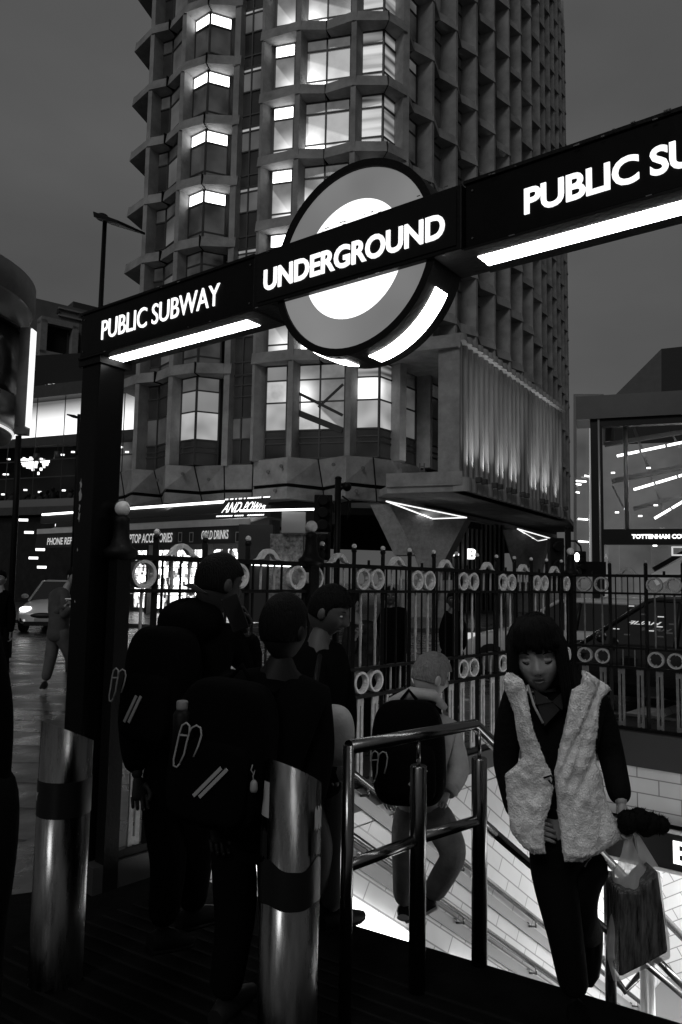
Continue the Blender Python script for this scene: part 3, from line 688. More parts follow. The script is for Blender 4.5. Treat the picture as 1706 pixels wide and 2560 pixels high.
# steps
stp = MB(); SM = mat('dark_stair_tread', .05, .5, vary=.2)
for k in range(19):
    p = e0 + STV * (.26 * k) + Vector((0, 0, -.175 * (k + 1))); stp.add([p, p + EDG * 3.9, p + EDG * 3.9 + STV * .26, p + STV * .26, p + Vector((0, 0, .175)), p + EDG * 3.9 + Vector((0, 0, .175))], [(0, 1, 2, 3), (0, 4, 5, 1)], SM)
tag(stp.build('staircase'), 'dark stone stairs going down between the white walls', 'stairs')
lp_ = MB(); q0 = e0 + STV * 5.3 + Vector((0, 0, -3.4)); lp_.add([q0 - STU * 0, q0 + EDG * 9, q0 + EDG * 9 + STV * 7, q0 + STV * 7], [(0, 1, 2, 3)], mat('passage_floor', .12, .4)); tag(lp_.build('passage_floor'), kind='structure')
# hidden right wall and landing walls close the well so its light stays inside
rw0 = e0 + EDG * 3.9; w2 = wall_uv('stair_wall', rw0 - STV * .1, STV, 9.5, lambda u: -4.6, lambda u: -.05, tile, .2, n=-STU, label='white tiled wall on the near right side of the stairs')
fw = MB(); fw.add([e0 + Vector((0, 0, -.005)), e0 + EDG * 3.9 + Vector((0, 0, -.005)), e0 + EDG * 3.9 + Vector((0, 0, -.2)), e0 + Vector((0, 0, -.2))], [(0, 1, 2, 3)], SM)
# bulkhead: end wall, sign fascia
ew0 = C0 - STU * .04 + SD * .02 - STV * .06
wall_uv('end_wall', ew0, SD, 4.6, lambda u: -.70, lambda u: -.20, tile2, .3, n=STV.copy(), label='white tiled wall above the passage sign, below the short railing')
sg = empty('passage_sign', ew0 + SD * 1.5 + Vector((0, 0, -1.0)), 'dark fascia sign with white letters over the passage at the foot of the stairs', 'sign')
sb = MB(); sb.bar(ew0 - STV * .02 + Vector((0, 0, -.90)), ew0 + SD * 4.6 - STV * .02 + Vector((0, 0, -.90)), .3, .34, mat('sign_enamel_dark', .012, .3)); sb.build('fascia', sg)
sb = MB(); sb.bar(ew0 - STV * .17 + Vector((0, 0, -.715)), ew0 + SD * 4.6 - STV * .17 + Vector((0, 0, -.715)), .04, .03, mat('pale_trim', .5, .4)); sb.bar(ew0 - STV * .17 + Vector((0, 0, -1.085)), ew0 + SD * 4.6 - STV * .17 + Vector((0, 0, -1.085)), .04, .03, mat('pale_trim', .5, .4)); sb.build('trim', sg)
sb = MB(); place_text(sb, "E", ew0 + SD * 1.02 - STV * .185 + Vector((0, 0, -1.0)), SD, (0, 0, 1), .17, .21, WHITEON, .004, .02); sb.build('lettering', sg)
# passage ceiling, lit, with far wall
pc0 = ew0 + Vector((0, 0, -1.08)); cm = MB(); cm.add([pc0 + STV * .1, pc0 + SD * 5 + STV * .1, pc0 + SD * 5 + STV * 6, pc0 + STV * 6], [(0, 3, 2, 1)], mat('passage_ceiling', .8, .5)); 
tag(cm.build('passage_ceiling'), 'white ceiling of the underground passage beyond the stairs', 'ceiling')
cl = MB()
for k in range(4): cl.bar(pc0 + SD * .3 + STV * (.6 + k * .9) + Vector((0, 0, -.03)), pc0 + SD * 3.8 + STV * (.6 + k * .9) + Vector((0, 0, -.03)), .12, .04, mat('passage_tube', .8, .5, emit=9))
tag(cl.build('passage_lights'), 'rows of ceiling tubes inside the underground passage', 'light')
wall_uv('passage_wall', fp(-2.6, .02) , -STU, 6.5, lambda u: -4.6, lambda u: -1.05, tile3, .2, n=STV.copy(), label='white tiled wall facing the foot of the stairs, joints rising to the right')
# luminous skirting strips on the left wall
sk_ = empty('skirting_light', fp(4.3, .06, -1.4), 'bright linear lights low on the white stair wall', 'light')
for (ta, tb) in ((4.95, 4.4), (3.75, 3.06), (2.46, 1.95), (1.3, .8)):
    za = -.72 - SL * (3.62 - ta); zb = -.72 - SL * (3.62 - tb)
    mb = MB(); mb.bar(fp(ta, .05, za), fp(tb, .05, zb), .05, .16, mat('skirting_lamp', .8, .5, emit=3.5)); mb.build('lamp', sk_)
# rails on the left wall: two heights, with brackets
def rail_pair(name, label, off, ta, tb, hs, r=.026, brk=True):
    root = empty(name, fp((ta + tb) / 2, off, -SL * (TOPT - (ta + tb) / 2)), label, 'handrail')
    for h in hs:
        zr = lambda t: min(h + .68, h - SL * (3.62 - t)); mb = MB(); tk = 3.62 + .68 / SL; mb.tube([fp(ta, off, zr(ta)), fp(tk, off, zr(tk)), fp(tb, off, zr(tb))], r, STEEL, 12); mb.build('rail', root)
        if brk:
            t = ta - .35
            while t > tb:
                c = fp(t, off, zr(t)); k = MB(); k.tube([c + Vector((0, 0, -.02)), c + Vector((0, 0, -.07)), fp(t, .03, c.z - .09)], .010, STEEL, 8); k.lathe(fp(t, .025, c.z - .09), [(.035, 0), (.035, .012)], STEEL, 12, ax=-STU); k.build('bracket', root); t -= 1.25
    return root
rail_pair('handrail', 'double steel handrail on brackets along the white stair wall', .12, 5.2, -2.2, (.19, -.23))
pn = MB()
for h in (.07, -.35):
    pn.bar(fp(4.6, .04, h - SL * (3.62 - 4.6)), fp(-2.2, .04, h - SL * (3.62 + 2.2)), .02, .085, mat('grey_wall_band', .28, .4))  # flat grey strips along the wall, one below each rail
tag(pn.build('wall_strip'), 'grey strips on the stair wall just below the handrails', 'trim')
# centre/near handrail that the walkers pass
hr = empty('handrail', (.3, 3.0, 0), 'steel handrail on posts in the foreground at the head of the stairs', 'handrail')
LP = Vector((.045, 2.86, 1.0)); Bx = Vector((.61, 3.36, 1.0)); dirh = (Bx - LP); dirh.z = 0; dirh.normalize()
dn = Vector((STV.x, STV.y, -SL * .98))
mb = MB(); mb.tube([LP, Bx, Bx + dn * 5.5], .027, BLACKG if False else STEEL, 14); mb.build('top_rail', hr)
mb = MB(); mb.tube([LP + Vector((0, 0, .01)), Vector((LP.x, LP.y, 0))], .024, STEEL, 14); mb.build('post', hr)
MP = LP + (Bx - LP) * .53; 
for P_, nm in ((Vector((.335, 3.11, 0)), 'm'), (Vector((.625, 3.33, 0)), 'r')):
    mb = MB(); z1 = .88 if nm == 'm' else .865; mb.lathe((P_.x, P_.y, 0), [(.034, 0), (.034, z1 - .006), (.030, z1)], STEEL, 20); mb.tube([(P_.x, P_.y, z1), (P_.x, P_.y, .98)], .008, STEEL, 8); mb.build('post', hr)
mb = MB(); a = Vector((LP.x, LP.y, .57)); b = Vector((.625, 3.33, .60)); mb.tube([a, Vector((.335, 3.11, .585))], .023, STEEL, 12); mb.tube([Vector((.335, 3.11, .59)), b, b + Vector((STV.x, STV.y, -SL)) * .12], .023, STEEL, 12); mb.tube([b, b + dn * 5.2], .02, STEEL, 10); mb.build('mid_rail', hr)
for k in (1, 2, 3):
    q = Bx + dn * (1.45 * k); mb = MB(); mb.tube([q - Vector((0, 0, .06)), q - Vector((0, 0, 1.1))], .032, STEEL, 12); mb.build('post', hr)
# handrail in the passage at lower right
h2 = empty('handrail', at(1618, 2540, 5.6), 'pale steel post and handrail deeper down the stairs, behind the plastic bag', 'handrail')
p1 = at(1618, 2400, 5.6); mb = MB(); mb.tube([p1, p1 - Vector((0, 0, 1.6))], .05, mat('pale_satin_steel', .6, .35, metal=.5), 14); mb.build('post', h2)
for pts_ in ([at(1505, 2395, 6.2), at(1563, 2478, 6.2), at(1603, 2435, 6.2)], [at(1640, 2395, 5.6), at(1706, 2462, 5.9), at(1760, 2520, 6.2)], [at(1660, 2300, 7.2), at(1760, 2385, 7.6)]): mb = MB(); mb.tube(pts_, .027, STEEL, 10); mb.build('rail', h2)
# light inside the well
area_light('well_fill', rw0 + STV * 3.0 + Vector((-.15, .1, -1.5)), fp(2.2, 0, -2.2), 5.5, .8, 120, spread=R(150))  # unseen lamp added along the right side to brighten the tiled wall
area_light('passage_light', pc0 + SD * 2.2 + STV * 1.2 + Vector((0, 0, -.08)), pc0 + SD * 2.2 + STV * 1.5 + Vector((0, 0, -3)), 3.0, 2.0, 150)
# ================================================================== ENTRANCE SIGN
G0 = Vector((-1.479, 4.05, 0)); GD = Vector((.7986, -.6018, 0)); GN = Vector((.6018, .7986, 0)); UP = Vector((0, 0, 1))   # GN = away from camera
def gp(t, z, back=0): return G0 + GD * t + GN * back + Vector((0, 0, z))
gs = empty('station_entrance_sign', (G0.x, G0.y, 0), 'black gantry sign with lit ring symbol, light strips and the words PUBLIC SUBWAY, UNDERGROUND', 'sign')
ENM = mat('dark_enamel_panel', .0032, .35, vary=.5, vscale=5, bump=.04, bscale=20, spec=.12); ENM2 = mat('dark_enamel_name_panel', .013, .25)
ax_ = (GD, GN, UP)
def gbox(mb, t0, t1, z0, z1, b0, b1, m): mb.box(gp((t0 + t1) / 2, (z0 + z1) / 2, (b0 + b1) / 2), (t1 - t0, b1 - b0, z1 - z0), m, ax_)
ZS0, ZS1 = 2.843, 3.085
mb = MB(); gbox(mb, 0, 1.335, ZS0, ZS1, .0, .215, ENM); gbox(mb, 2.40, 4.6, ZS0, ZS1, .0, .215, ENM); mb.build('box', gs, bevel=.004)
mb = MB(); gbox(mb, 1.345, 2.392, ZS0 - .004, ZS1 + .004, -.014, .229, BLACK); mb.build('centre_box', gs, bevel=.004)
mb = MB(); gbox(mb, 1.372, 2.372, ZS0 + .014, ZS1 - .014, -.0185, -.012, mat('blue_grey_enamel', .009, .3, spec=.12)); mb.build('name_panel', gs)
mb = MB()
for t0, t1 in ((-.006, 1.338), (2.396, 4.6)): gbox(mb, t0, t1, ZS1 + .001, ZS1 + .014, -.008, .222, BLACK); gbox(mb, t0, t1, ZS0 - .012, ZS0 - .001, -.006, .222, BLACK)
mb.build('edge_trim', gs)
LET = mat('lit_sign_letter', .85, .4, emit=1.3)
place_text(mb := MB(), 'PUBLIC SUBWAY', gp(.198, 2.910, -.002), GD, UP, .917, .107, LET, .003, .0, spacing=.98); mb.build('lettering', gs)
place_text(mb := MB(), 'UNDERGROUND', gp(1.416, 2.898, -.021), GD, UP, .91, .098, LET, .003, .026, spacing=.98); mb.build('lettering', gs)
place_text(mb := MB(), 'PUBLIC SUBWAY', gp(2.630, 2.902, -.002), GD, UP, .917, .095, LET, .003, .024, spacing=.95); mb.build('lettering', gs)
STRIP = mat('lit_light_strip', .85, .4, emit=11)
def dirty_strip():
    m = bpy.data.materials.new('lit_light_strip_dirty'); m.use_nodes = True; t = m.node_tree; b = t.nodes['Principled BSDF']
    co = t.nodes.new('ShaderNodeTexCoord'); n = t.nodes.new('ShaderNodeTexNoise'); n.inputs['Scale'].default_value = 14; n.inputs['Detail'].default_value = 5
    r = t.nodes.new('ShaderNodeMapRange'); r.inputs['From Min'].default_value = .30; r.inputs['From Max'].default_value = .48; r.inputs['To Min'].default_value = .45; r.inputs['To Max'].default_value = 9
    t.links.new(co.outputs['Object'], n.inputs[0]); t.links.new(n.outputs[0], r.inputs[0]); b.inputs['Emission Color'].default_value = (1, 1, 1, 1); t.links.new(r.outputs[0], b.inputs['Emission Strength']); return m
DST = dirty_strip()
for t0, t1, m in ((.147, 1.236, DST), (2.42, 3.9, STRIP)):
    mb = MB(); mb.add([gp(t0, ZS0 - .014, .062), gp(t1, ZS0 - .014, .062), gp(t1, ZS0 - .014, .155), gp(t0, ZS0 - .014, .155), gp(t0, ZS0, .06), gp(t1, ZS0, .06), gp(t1, ZS0, .157), gp(t0, ZS0, .157)], [(0, 1, 2, 3), (0, 4, 5, 1), (2, 6, 7, 3), (1, 5, 6, 2), (0, 3, 7, 4)], m); mb.build('light_strip', gs)
CHIP = mat('chipped_paint_fleck', .20, .6); mb = MB(); rc = random.Random(21)
for k in range(46):
    t_ = rc.choice((rc.uniform(1.36, 2.38), rc.uniform(2.45, 3.4), rc.uniform(.05, 1.3))); zz = rc.choice((ZS1 + .012, ZS0 - .008, ZS1 - .002)); w_ = rc.uniform(.004, .022); mb.box(gp(t_, zz + rc.uniform(-.003, .003), -.0165), (w_, .004, rc.uniform(.001, .003)), CHIP, ax_)
mb.build('chipped_edge', gs)
mb = MB()
for t_ in (.03, 1.31, 2.43, 3.7):
    for zz in (ZS0 + .03, ZS1 - .03): mb.lathe(gp(t_, zz, -.001), [(.005, 0), (.004, .003)], mat('screw_head', .06, .4), 8, ax=-GN)
mb.build('screw', gs)
# ring symbol
RC = (1.876, 2.943)
def rp(a, r, back): return gp(RC[0] + r * math.cos(a), RC[1] + r * math.sin(a), back)
def disc(r0, r1, b0, b1, m, K=72, a0=0, a1=2 * PI):
    mb = MB(); vs = []; full = abs(a1 - a0 - 2 * PI) < 1e-6; N = K if full else K + 1
    for j in range(N):
        a = a0 + (a1 - a0) * j / K; vs += [rp(a, r1, b0), rp(a, r1, b1), rp(a, r0, b0), rp(a, r0, b1)]
    fs = []
    for j in range(K):
        p = 4 * j; q = 4 * ((j + 1) % N); fs += [(p, p + 1, q + 1, q), (p + 2, q + 2, q + 3, p + 3), (p, q, q + 2, p + 2), (p + 1, p + 3, q + 3, q + 1)]
    if not full:
        e = 4 * K; fs += [(0, 2, 3, 1), (e, e + 1, e + 3, e + 2)]
    mb.add(vs, fs, m); return mb
ringroot = empty('ring_symbol', gp(RC[0], RC[1], .1) - world_origin(gs)); ringroot.parent = gs; 
REDM = glow('ring_band_lit', .13, .24, 2.2, 2, glass=True, contrast=.3)
disc(.376, .408, .0, .215, BLACK).build('rim', ringroot)
disc(.250, .377, .012, .203, REDM).build('ring_band', ringroot)
disc(.02, .2495, .014, .201, WHITEON).build('centre_disc', ringroot)
# lit arcs on the underside of the drum
disc(.4085, .4125, .062, .155, STRIP, 24, R(-82), R(-27)).build('light_arc', ringroot)
disc(.4085, .4125, .062, .155, STRIP, 24, R(-153), R(-98)).build('light_arc', ringroot)
# post
mb = MB(); mb.box(gp(.085, 1.42, .10), (.165, .165, 2.84), BLACKG, ax_); mb.build('post', gs, bevel=.006)
mb = MB(); mb.box(gp(.085, ZS0 - .025, .11), (.20, .21, .05), BLACK, ax_); mb.build('post_head', gs)
mb = MB(); PEEL = mat('peeled_paint_patch', .35, .7)
for z, w_, h_ in ((1.66, .018, .05), (1.60, .026, .07), (1.53, .016, .04), (1.48, .02, .05), (1.30, .008, .02), (1.02, .008, .014)):
    pts = []
    for k in range(9):
        a = 2 * PI * k / 9; rr = .5 * (1 + .35 * math.sin(3.1 * k + z * 20)); pts.append(gp(.046 + w_ * rr * math.cos(a), z + .47 + h_ * rr * math.sin(a), .0165))
    mb.add(pts, [tuple(range(9))], PEEL)
mb.build('worn_patch', gs)
mb = MB(); mb.box(gp(4.5, 1.42, .10), (.165, .165, 2.84), BLACKG, ax_); mb.build('post', gs)
# ================================================================== BOLLARDS
TAPE = mat('black_tape', .010, .35); 
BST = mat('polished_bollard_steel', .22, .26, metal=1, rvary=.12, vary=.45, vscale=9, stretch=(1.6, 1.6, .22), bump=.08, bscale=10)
def bollard(x, y, r, ztop, slope, label, bands, face):
    t = empty('bollard', (x, y, 0), label, 'bollard', 'steel bollards before the stairs'); mb = MB(); K = 40; vs = []
    for j in range(K):
        a = 2 * PI * j / K; vs.append((x + r * math.cos(a), y + r * math.sin(a), 0))
    for j in range(K):
        a = 2 * PI * j / K; vs.append((x + r * math.cos(a), y + r * math.sin(a), ztop - slope * (math.cos(a - R(face)) + 1) * r))
    fs = [(j, (j + 1) % K, K + (j + 1) % K, K + j) for j in range(K)] 
    mb.add(vs, fs, BST, True); mb.add([vs[K + j] for j in range(K)], [tuple(range(K))], BST); mb.build('tube', t)
    for z0, z1, wob, m in bands:
        b = MB(); vs = []; K2 = 60
        for j in range(K2):
            a = 2 * PI * j / K2; rr = r + .0022; j1 = wob * math.sin(a * 3.3 + 1) + wob * .25 * math.sin(a * 7 + z0 * 9)
            vs += [(x + rr * math.cos(a), y + rr * math.sin(a), z0 + j1 * .4), (x + rr * math.cos(a), y + rr * math.sin(a), z1 + j1)]
        b.add(vs, [(2 * j, 2 * ((j + 1) % K2), 2 * ((j + 1) % K2) + 1, 2 * j + 1) for j in range(K2)], m, True); b.build('tape_band', t)
    return t
bx = Vector((-1.12, 3.15, 0)); cx = Vector((-.150, 2.60, 0)); RBL = .102
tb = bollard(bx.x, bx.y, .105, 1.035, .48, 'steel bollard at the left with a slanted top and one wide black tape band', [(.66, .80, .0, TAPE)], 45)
mb = MB(); cyl = lambda a, z, o=.004: Vector((bx.x + (.105 + o) * math.sin(a), bx.y - (.105 + o) * math.cos(a), z))
me_, x0_, x1_, y0_, y1_ = text_mesh('NY', 1, .01, .03)
vs = [cyl(-1.35 + .55 * (v.co.x - x0_) / (x1_ - x0_), .72 + .035 * (v.co.y - y0_) / (y1_ - y0_)) for v in me_.vertices]; mb.add(vs, [tuple(p.vertices) for p in me_.polygons], mat('worn_sticker_print', .45, .5)); mb.build('lettering', tb)
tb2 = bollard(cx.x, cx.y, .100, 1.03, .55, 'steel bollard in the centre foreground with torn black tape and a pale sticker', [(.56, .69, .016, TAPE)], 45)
def bsticker(a0, a1, z0, z1, m, nm, jag=0):
    mb = MB(); K = 8; vs = []
    for j in range(K + 1):
        a = a0 + (a1 - a0) * j / K; o = .0035; jj = jag * math.sin(j * 2.3)
        for z in (z0 + jj * .5, z1 + jj): vs.append((cx.x + (.100 + o) * math.sin(a), cx.y - (.100 + o) * math.cos(a), z))
    mb.add(vs, [(2 * j, 2 * j + 2, 2 * j + 3, 2 * j + 1) for j in range(K)], m, True); mb.build(nm, tb2)
bsticker(-1.5, -.75, .84, .955, mat('pale_sticker', .45, .6), 'sticker'); bsticker(.75, 1.25, .72, .80, TAPE, 'tape_scrap', .02); bsticker(-1.5, -.8, .71, .80, TAPE, 'tape_scrap', .012); bsticker(.9, 1.4, .80, .87, mat('pale_sticker', .45, .6), 'sticker', .01)
# ================================================================== STREET LAMP AND POSTS
def px_pole(name, label, cat, pts, Y, r, m=BLACK):
    a = at(pts[0][0], pts[0][1], Y); b = at(pts[1][0], pts[1][1], Y); t = empty(name, (b.x, Y, 0), label, cat); mb = MB(); mb.tube([(a.x, a.y, a.z), (b.x * .5 + a.x * .5, Y, (a.z + b.z) / 2), (b.x + .0, Y, 0)], r, m, 12); mb.build('pole', t); return t
a = at(263, 549, 18); t = empty('street_lamp', (a.x, 18, 0), 'tall slim black street lamp with a flat head rising behind the sign', 'street lamp')
mb = MB(); mb.tube([(a.x, 18, 0), (a.x, 18, 5), (a.x, 18, a.z)], [.085, .07, .055], BLACK, 14); mb.build('pole', t)
hd = at(258, 545, 18); he = at(330, 569, 17.2); hv = (he - hd); mb = MB(); hside = hv.cross(UP).normalized()
mb.add([hd + hside * .30 + UP * .06, hd - hside * .30 + UP * .06, hd - hside * .27 - UP * .08, hd + hside * .27 - UP * .08, he + hside * .40 + UP * .03, he - hside * .40 + UP * .03, he - hside * .40 - UP * .04, he + hside * .40 - UP * .04], [(0, 1, 2, 3), (4, 7, 6, 5), (0, 4, 5, 1), (1, 5, 6, 2), (2, 6, 7, 3), (3, 7, 4, 0)], BLACK); mb.build('lamp_head', t, bevel=.02)
mb = MB(); q = hd + hv * .35; q2 = hd + hv * .93; mb.add([q + hside * .15 - UP * .076, q - hside * .15 - UP * .076, q2 - hside * .18 - UP * .048, q2 + hside * .18 - UP * .048], [(0, 1, 2, 3)], mat('lamp_lens', .2, .2)); mb.build('lens', t)
mb = MB(); mb.ball(hd + Vector((-.02, 0, .02)), (.16, .16, .09), BLACK); mb.build('cap', t)
px_pole('lamp_column', 'thin black column standing at the left under the round corner building', 'pole', [(47, 1090), (33, 1440)], 15, .06)
t = px_pole('camera_column', 'thin black column with a small side arm close to the left of the sign post', 'pole', [(199, 1036), (187, 1330)], 13, .035)
mb = MB(); mb.tube([at(199, 1045, 13), at(185, 1041, 13), at(168, 1036, 13)], [.02, .03, .012], BLACK, 8); mb.build('arm', t); mb = MB(); mb.ball(at(195, 1130, 13), (.05, .05, .09), BLACK); mb.build('camera', t)
# traffic signals
def signal(name, label, px, ytop, Y, wd_, z0px, z1px, lit=None, arm=None):
    a = at(px, ytop, Y); t = empty('traffic_signal', (a.x, Y, 0), label, 'traffic signal'); mb = MB(); mb.tube([(a.x, Y, 0), a], .07, BLACK, 12); mb.ball(a, (.08, .08, .05), BLACK, 10, 6); mb.build('pole', t)
    for (x0, x1, y0, y1) in wd_:
        p = at((x0 + x1) / 2, (y0 + y1) / 2, Y - .1); q0 = at(x0, y0, Y - .1); q1 = at(x1, y1, Y - .1); mb = MB(); mb.box(p, (q1.x - q0.x, .28, q0.z - q1.z), BLACK)
        for k in range(3):
            c = Vector((p.x, Y - .26, q0.z - (q0.z - q1.z) * (k + .5) / 3)); rr = min((q1.x - q0.x) * .38, (q0.z - q1.z) / 6.5)
            mb.lathe(c, [(rr, 0), (rr, -.14)], BLACK, 12, ax=(0, 1, 0)); 
        mb.build('signal_head', t, bevel=.02)
    return t
s1 = signal('a', 'black traffic signal with a round camera on top, in front of the tower base', 846, 1196, 16, [(787, 830, 1238, 1330), (790, 826, 1335, 1400)], 0, 0)
mb = MB(); mb.tube([at(850, 1225, 16), at(866, 1212, 16)], .03, BLACK, 8); mb.ball(at(868, 1217, 15.9), (.10, .12, .10), BLACK, 12, 8); mb.build('camera', s1)
mb = MB(); mb.tube([at(856, 1240, 16), at(872, 1252, 16), at(876, 1275, 16), at(868, 1300, 16)], .02, BLACK, 8); mb.build('cable', s1)
s2 = signal('b', 'cluster of black traffic signals with one lit pedestrian lamp, before the glass station building', 1420, 1320, 17, [(1372, 1408, 1345, 1480), (1428, 1462, 1378, 1425)], 0, 0)
mb = MB(); mb.ball(at(1443, 1393, 16.6), (.055, .02, .10), LAMPON, 10, 8); mb.build('lit_lamp', s2)
mb = MB(); mb.tube([at(1422, 1352, 17), at(1440, 1353, 17), at(1452, 1366, 17), at(1455, 1385, 17)], .022, BLACK, 8); mb.build('bracket', s2); mb = MB(); mb.box(at(1480, 1422, 17), (.55, .3, .32), BLACK); mb.build('control_box', s2)
# ================================================================== SHOPS UNDER THE TOWER
K0 = at(99, 1327, 39.5); K1 = at(631, 1299, 30.2); kd = (Vector((K1.x, K1.y, 0)) - Vector((K0.x, K0.y, 0))); KL = kd.length; kd.normalize(); kn = Vector((-kd.y, kd.x, 0))
KZ = (K0.z + K1.z) / 2; K0 = Vector((K0.x, K0.y, 0))
def kp(u, z, back=0): return K0 + kd * u + kn * back + Vector((0, 0, z))
kax = (kd, kn, UP)
shop = empty('phone_shop', kp(KL / 2, 0), 'row of brightly lit phone shop fronts under one long dark awning with white lettering', 'shop')
mb = MB(); mb.box(kp(KL / 2, KZ + .45, 3.2), (KL + .2, 4.4, .5), mat('shop_roof_dark', .03, .6), kax); mb.box(kp(KL / 2, KZ / 2, 5.2), (KL, .2, KZ), mat('shop_roof_dark', .03, .6), kax); mb.build('structure', shop)
AW = mat('awning_top_fabric', .6, .7, vary=.15, vscale=1); mb = MB()
mb.add([kp(0, KZ + .22, .9), kp(KL, KZ + .22, .9), kp(KL, KZ - .08, -.1), kp(0, KZ - .08, -.1), kp(0, KZ + .18, .9), kp(KL, KZ + .18, .9), kp(KL, KZ - .12, -.1), kp(0, KZ - .12, -.1)], [(0, 3, 2, 1), (4, 5, 6, 7), (0, 4, 7, 3), (1, 2, 6, 5)], AW)
mb.box(kp(KL / 2, KZ - .07, -.12), (KL, .05, .26), AW, kax); mb.build('awning', shop)
mb = MB(); VL = mat('awning_valance_dark', .02, .7); mb.add([kp(0, KZ - .20, -.12), kp(KL, KZ - .20, -.12), kp(KL, KZ - .95, -.22), kp(0, KZ - .95, -.22)], [(0, 1, 2, 3)], VL); mb.build('valance', shop)
LW = mat('glowing_printed_letter', .8, .6, emit=.4)  # glow put into the printed awning letters to brighten them
def ktext(s_, u0, w_, z0, h_):
    mb = MB(); place_text(mb, s_, kp(u0, z0, -.245), kd, UP, w_, h_, LW, .004, .012, shear=.12); mb.build('lettering', shop)
def u_at(px, py):
    d = ray(px, py); nrm = kn; t_ = ((K0 - Vector((0, 0, EYE)) + kn * -.2).dot(nrm)) / d.dot(nrm); p = Vector((0, 0, EYE)) + d * t_; return (p - K0).dot(kd), p.z
ua, za = u_at(120, 1360); ub, _ = u_at(200, 1350); ktext('PHONE REPAIR', ua, (ub - ua) * 1.02, za - .05, .36)
ua, za = u_at(262, 1359); ub, zb_ = u_at(433, 1350); ktext('PHONE & LAPTOP ACCESSORIES', ua, ub - ua, za - .02, .42)
ua, za = u_at(506, 1348); ub, zb_ = u_at(573, 1344); ktext('COLD DRINKS', ua, ub - ua, za - .02, .38)
ICN = mat('printed_grey_icon', .22, .6, emit=.02)  # faint glow put into the printed icons as well
for px in (452, 480, 596):
    u, z = u_at(px, 1350); mb = MB()
    for s_ in (-1, 1): mb.box(kp(u + s_ * .11, z + .12, -.235), (.03, .01, .42), ICN, kax)
    for z_ in (-.08, .32): mb.box(kp(u, z + z_, -.235), (.25, .01, .04), ICN, kax)
    mb.build('printed_icon', shop)
mb = MB(); mb.box(kp(KL * .53, KZ + .80, -.25), (KL * .98, .08, .10), mat('shop_strip_light', .8, .5, emit=3.5), kax); mb.build('strip_light', shop)
mb = MB(); mb.box(kp(KL * .53, KZ + .55, -.1), (KL, .3, .42), mat('shop_roof_dark', .03, .6), kax); mb.build('fascia', shop)
# shop interiors: bright display with shelves and goods
def goods_mat():
    m = bpy.data.materials.new('lit_display_goods'); m.use_nodes = True; t = m.node_tree; b = t.nodes['Principled BSDF']; b.inputs['Base Color'].default_value = (.1, .1, .1, 1)
    co = t.nodes.new('ShaderNodeTexCoord'); mpn = t.nodes.new('ShaderNodeMapping'); mpn.inputs['Scale'].default_value = (5, 5, 3.2)
    v = t.nodes.new('ShaderNodeTexVoronoi'); v.distance = 'CHEBYCHEV'; v.inputs['Scale'].default_value = 1.1
    bw_ = t.nodes.new('ShaderNodeRGBToBW'); r = t.nodes.new('ShaderNodeMapRange'); r.inputs['From Min'].default_value = .25; r.inputs['From Max'].default_value = .75; r.inputs['To Min'].default_value = .03; r.inputs['To Max'].default_value = 3.6
    t.links.new(co.outputs['Object'], mpn.inputs[0]); t.links.new(mpn.outputs[0], v.inputs[0]); t.links.new(v.outputs['Color'], bw_.inputs[0]); t.links.new(bw_.outputs[0], r.inputs[0]); b.inputs['Emission Color'].default_value = (1, 1, 1, 1); t.links.new(r.outputs[0], b.inputs['Emission Strength']); return m
GM = goods_mat()
mb = MB()
for px0, px1 in ((262, 345), (352, 480), (494, 648)):
    u0, _ = u_at(px0, 1420); u1, _ = u_at(px1, 1420); mb.add([kp(u0, .2, 1.6), kp(u1, .2, 1.6), kp(u1, 3.0, 1.6), kp(u0, 3.0, 1.6)], [(0, 1, 2, 3)], GM)
mb.build('display_wall', shop)
mb = MB()
for px0 in (180, 255, 348, 487, 655):
    u0, _ = u_at(px0, 1420); mb = MB(); mb.box(kp(u0, KZ / 2, .5), (.14, .5, KZ), mat('shop_roof_dark', .03, .6), kax); mb.build('shop_pier', shop)
ca = MB(); rr = random.Random(5)
for k in range(80):
    u = rr.uniform(KL * .25, KL * .97); z = rr.choice((.9, 1.35, 1.8, 2.2)); hh = rr.uniform(.12, .34); ca.box(kp(u, z + hh / 2, 1.2 + rr.random() * .25), (rr.uniform(.1, .3), .05, hh), (LAMPON if rr.random() < .45 else mat('boxed_goods', .5, .6)), kax)
for z in (.86, 1.31, 1.76, 2.16): ca.box(kp(KL * .6, z, 1.35), (KL * .66, .4, .03), mat('shelf', .4, .5), kax)
ca.build('shelf_goods', shop)
# mounted display board
lb = empty('led_board', at(610, 1270, 28.6), 'bright scrolling letter board tilted over the shop awning, reading AND POWER', 'sign')
q = [at(541, 1291, 28.9), at(661, 1287, 28.3), at(676, 1242, 28.3), at(563, 1249, 28.9)]
bd = (q[1] - q[0]).normalized(); bu = (q[3] - q[0]).normalized(); bn = bd.cross(bu).normalized()
mb = MB(); mb.extr([p - bn * .06 for p in q], bn * .05 * 1, mat('led_board_body', .02, .4)); mb.build('board', lb)
DOT = mat('led_dot_lit', .8, .5, emit=1.8); wB = (q[1] - q[0]).length; hB = (q[3] - q[0]).length
mb = MB(); place_text(mb, 'AND', q[0] + bd * wB * .07 + bu * hB * .21 + bn * .005, bd, bu, wB * .36, hB * .60, DOT, .004, .0); place_text(mb, 'POWER', q[0] + bd * wB * .50 + bu * hB * .21 + bn * .005, bd, bu, wB * .46, hB * .60, DOT, .004, .0); mb.build('lettering', lb)
mb = MB()
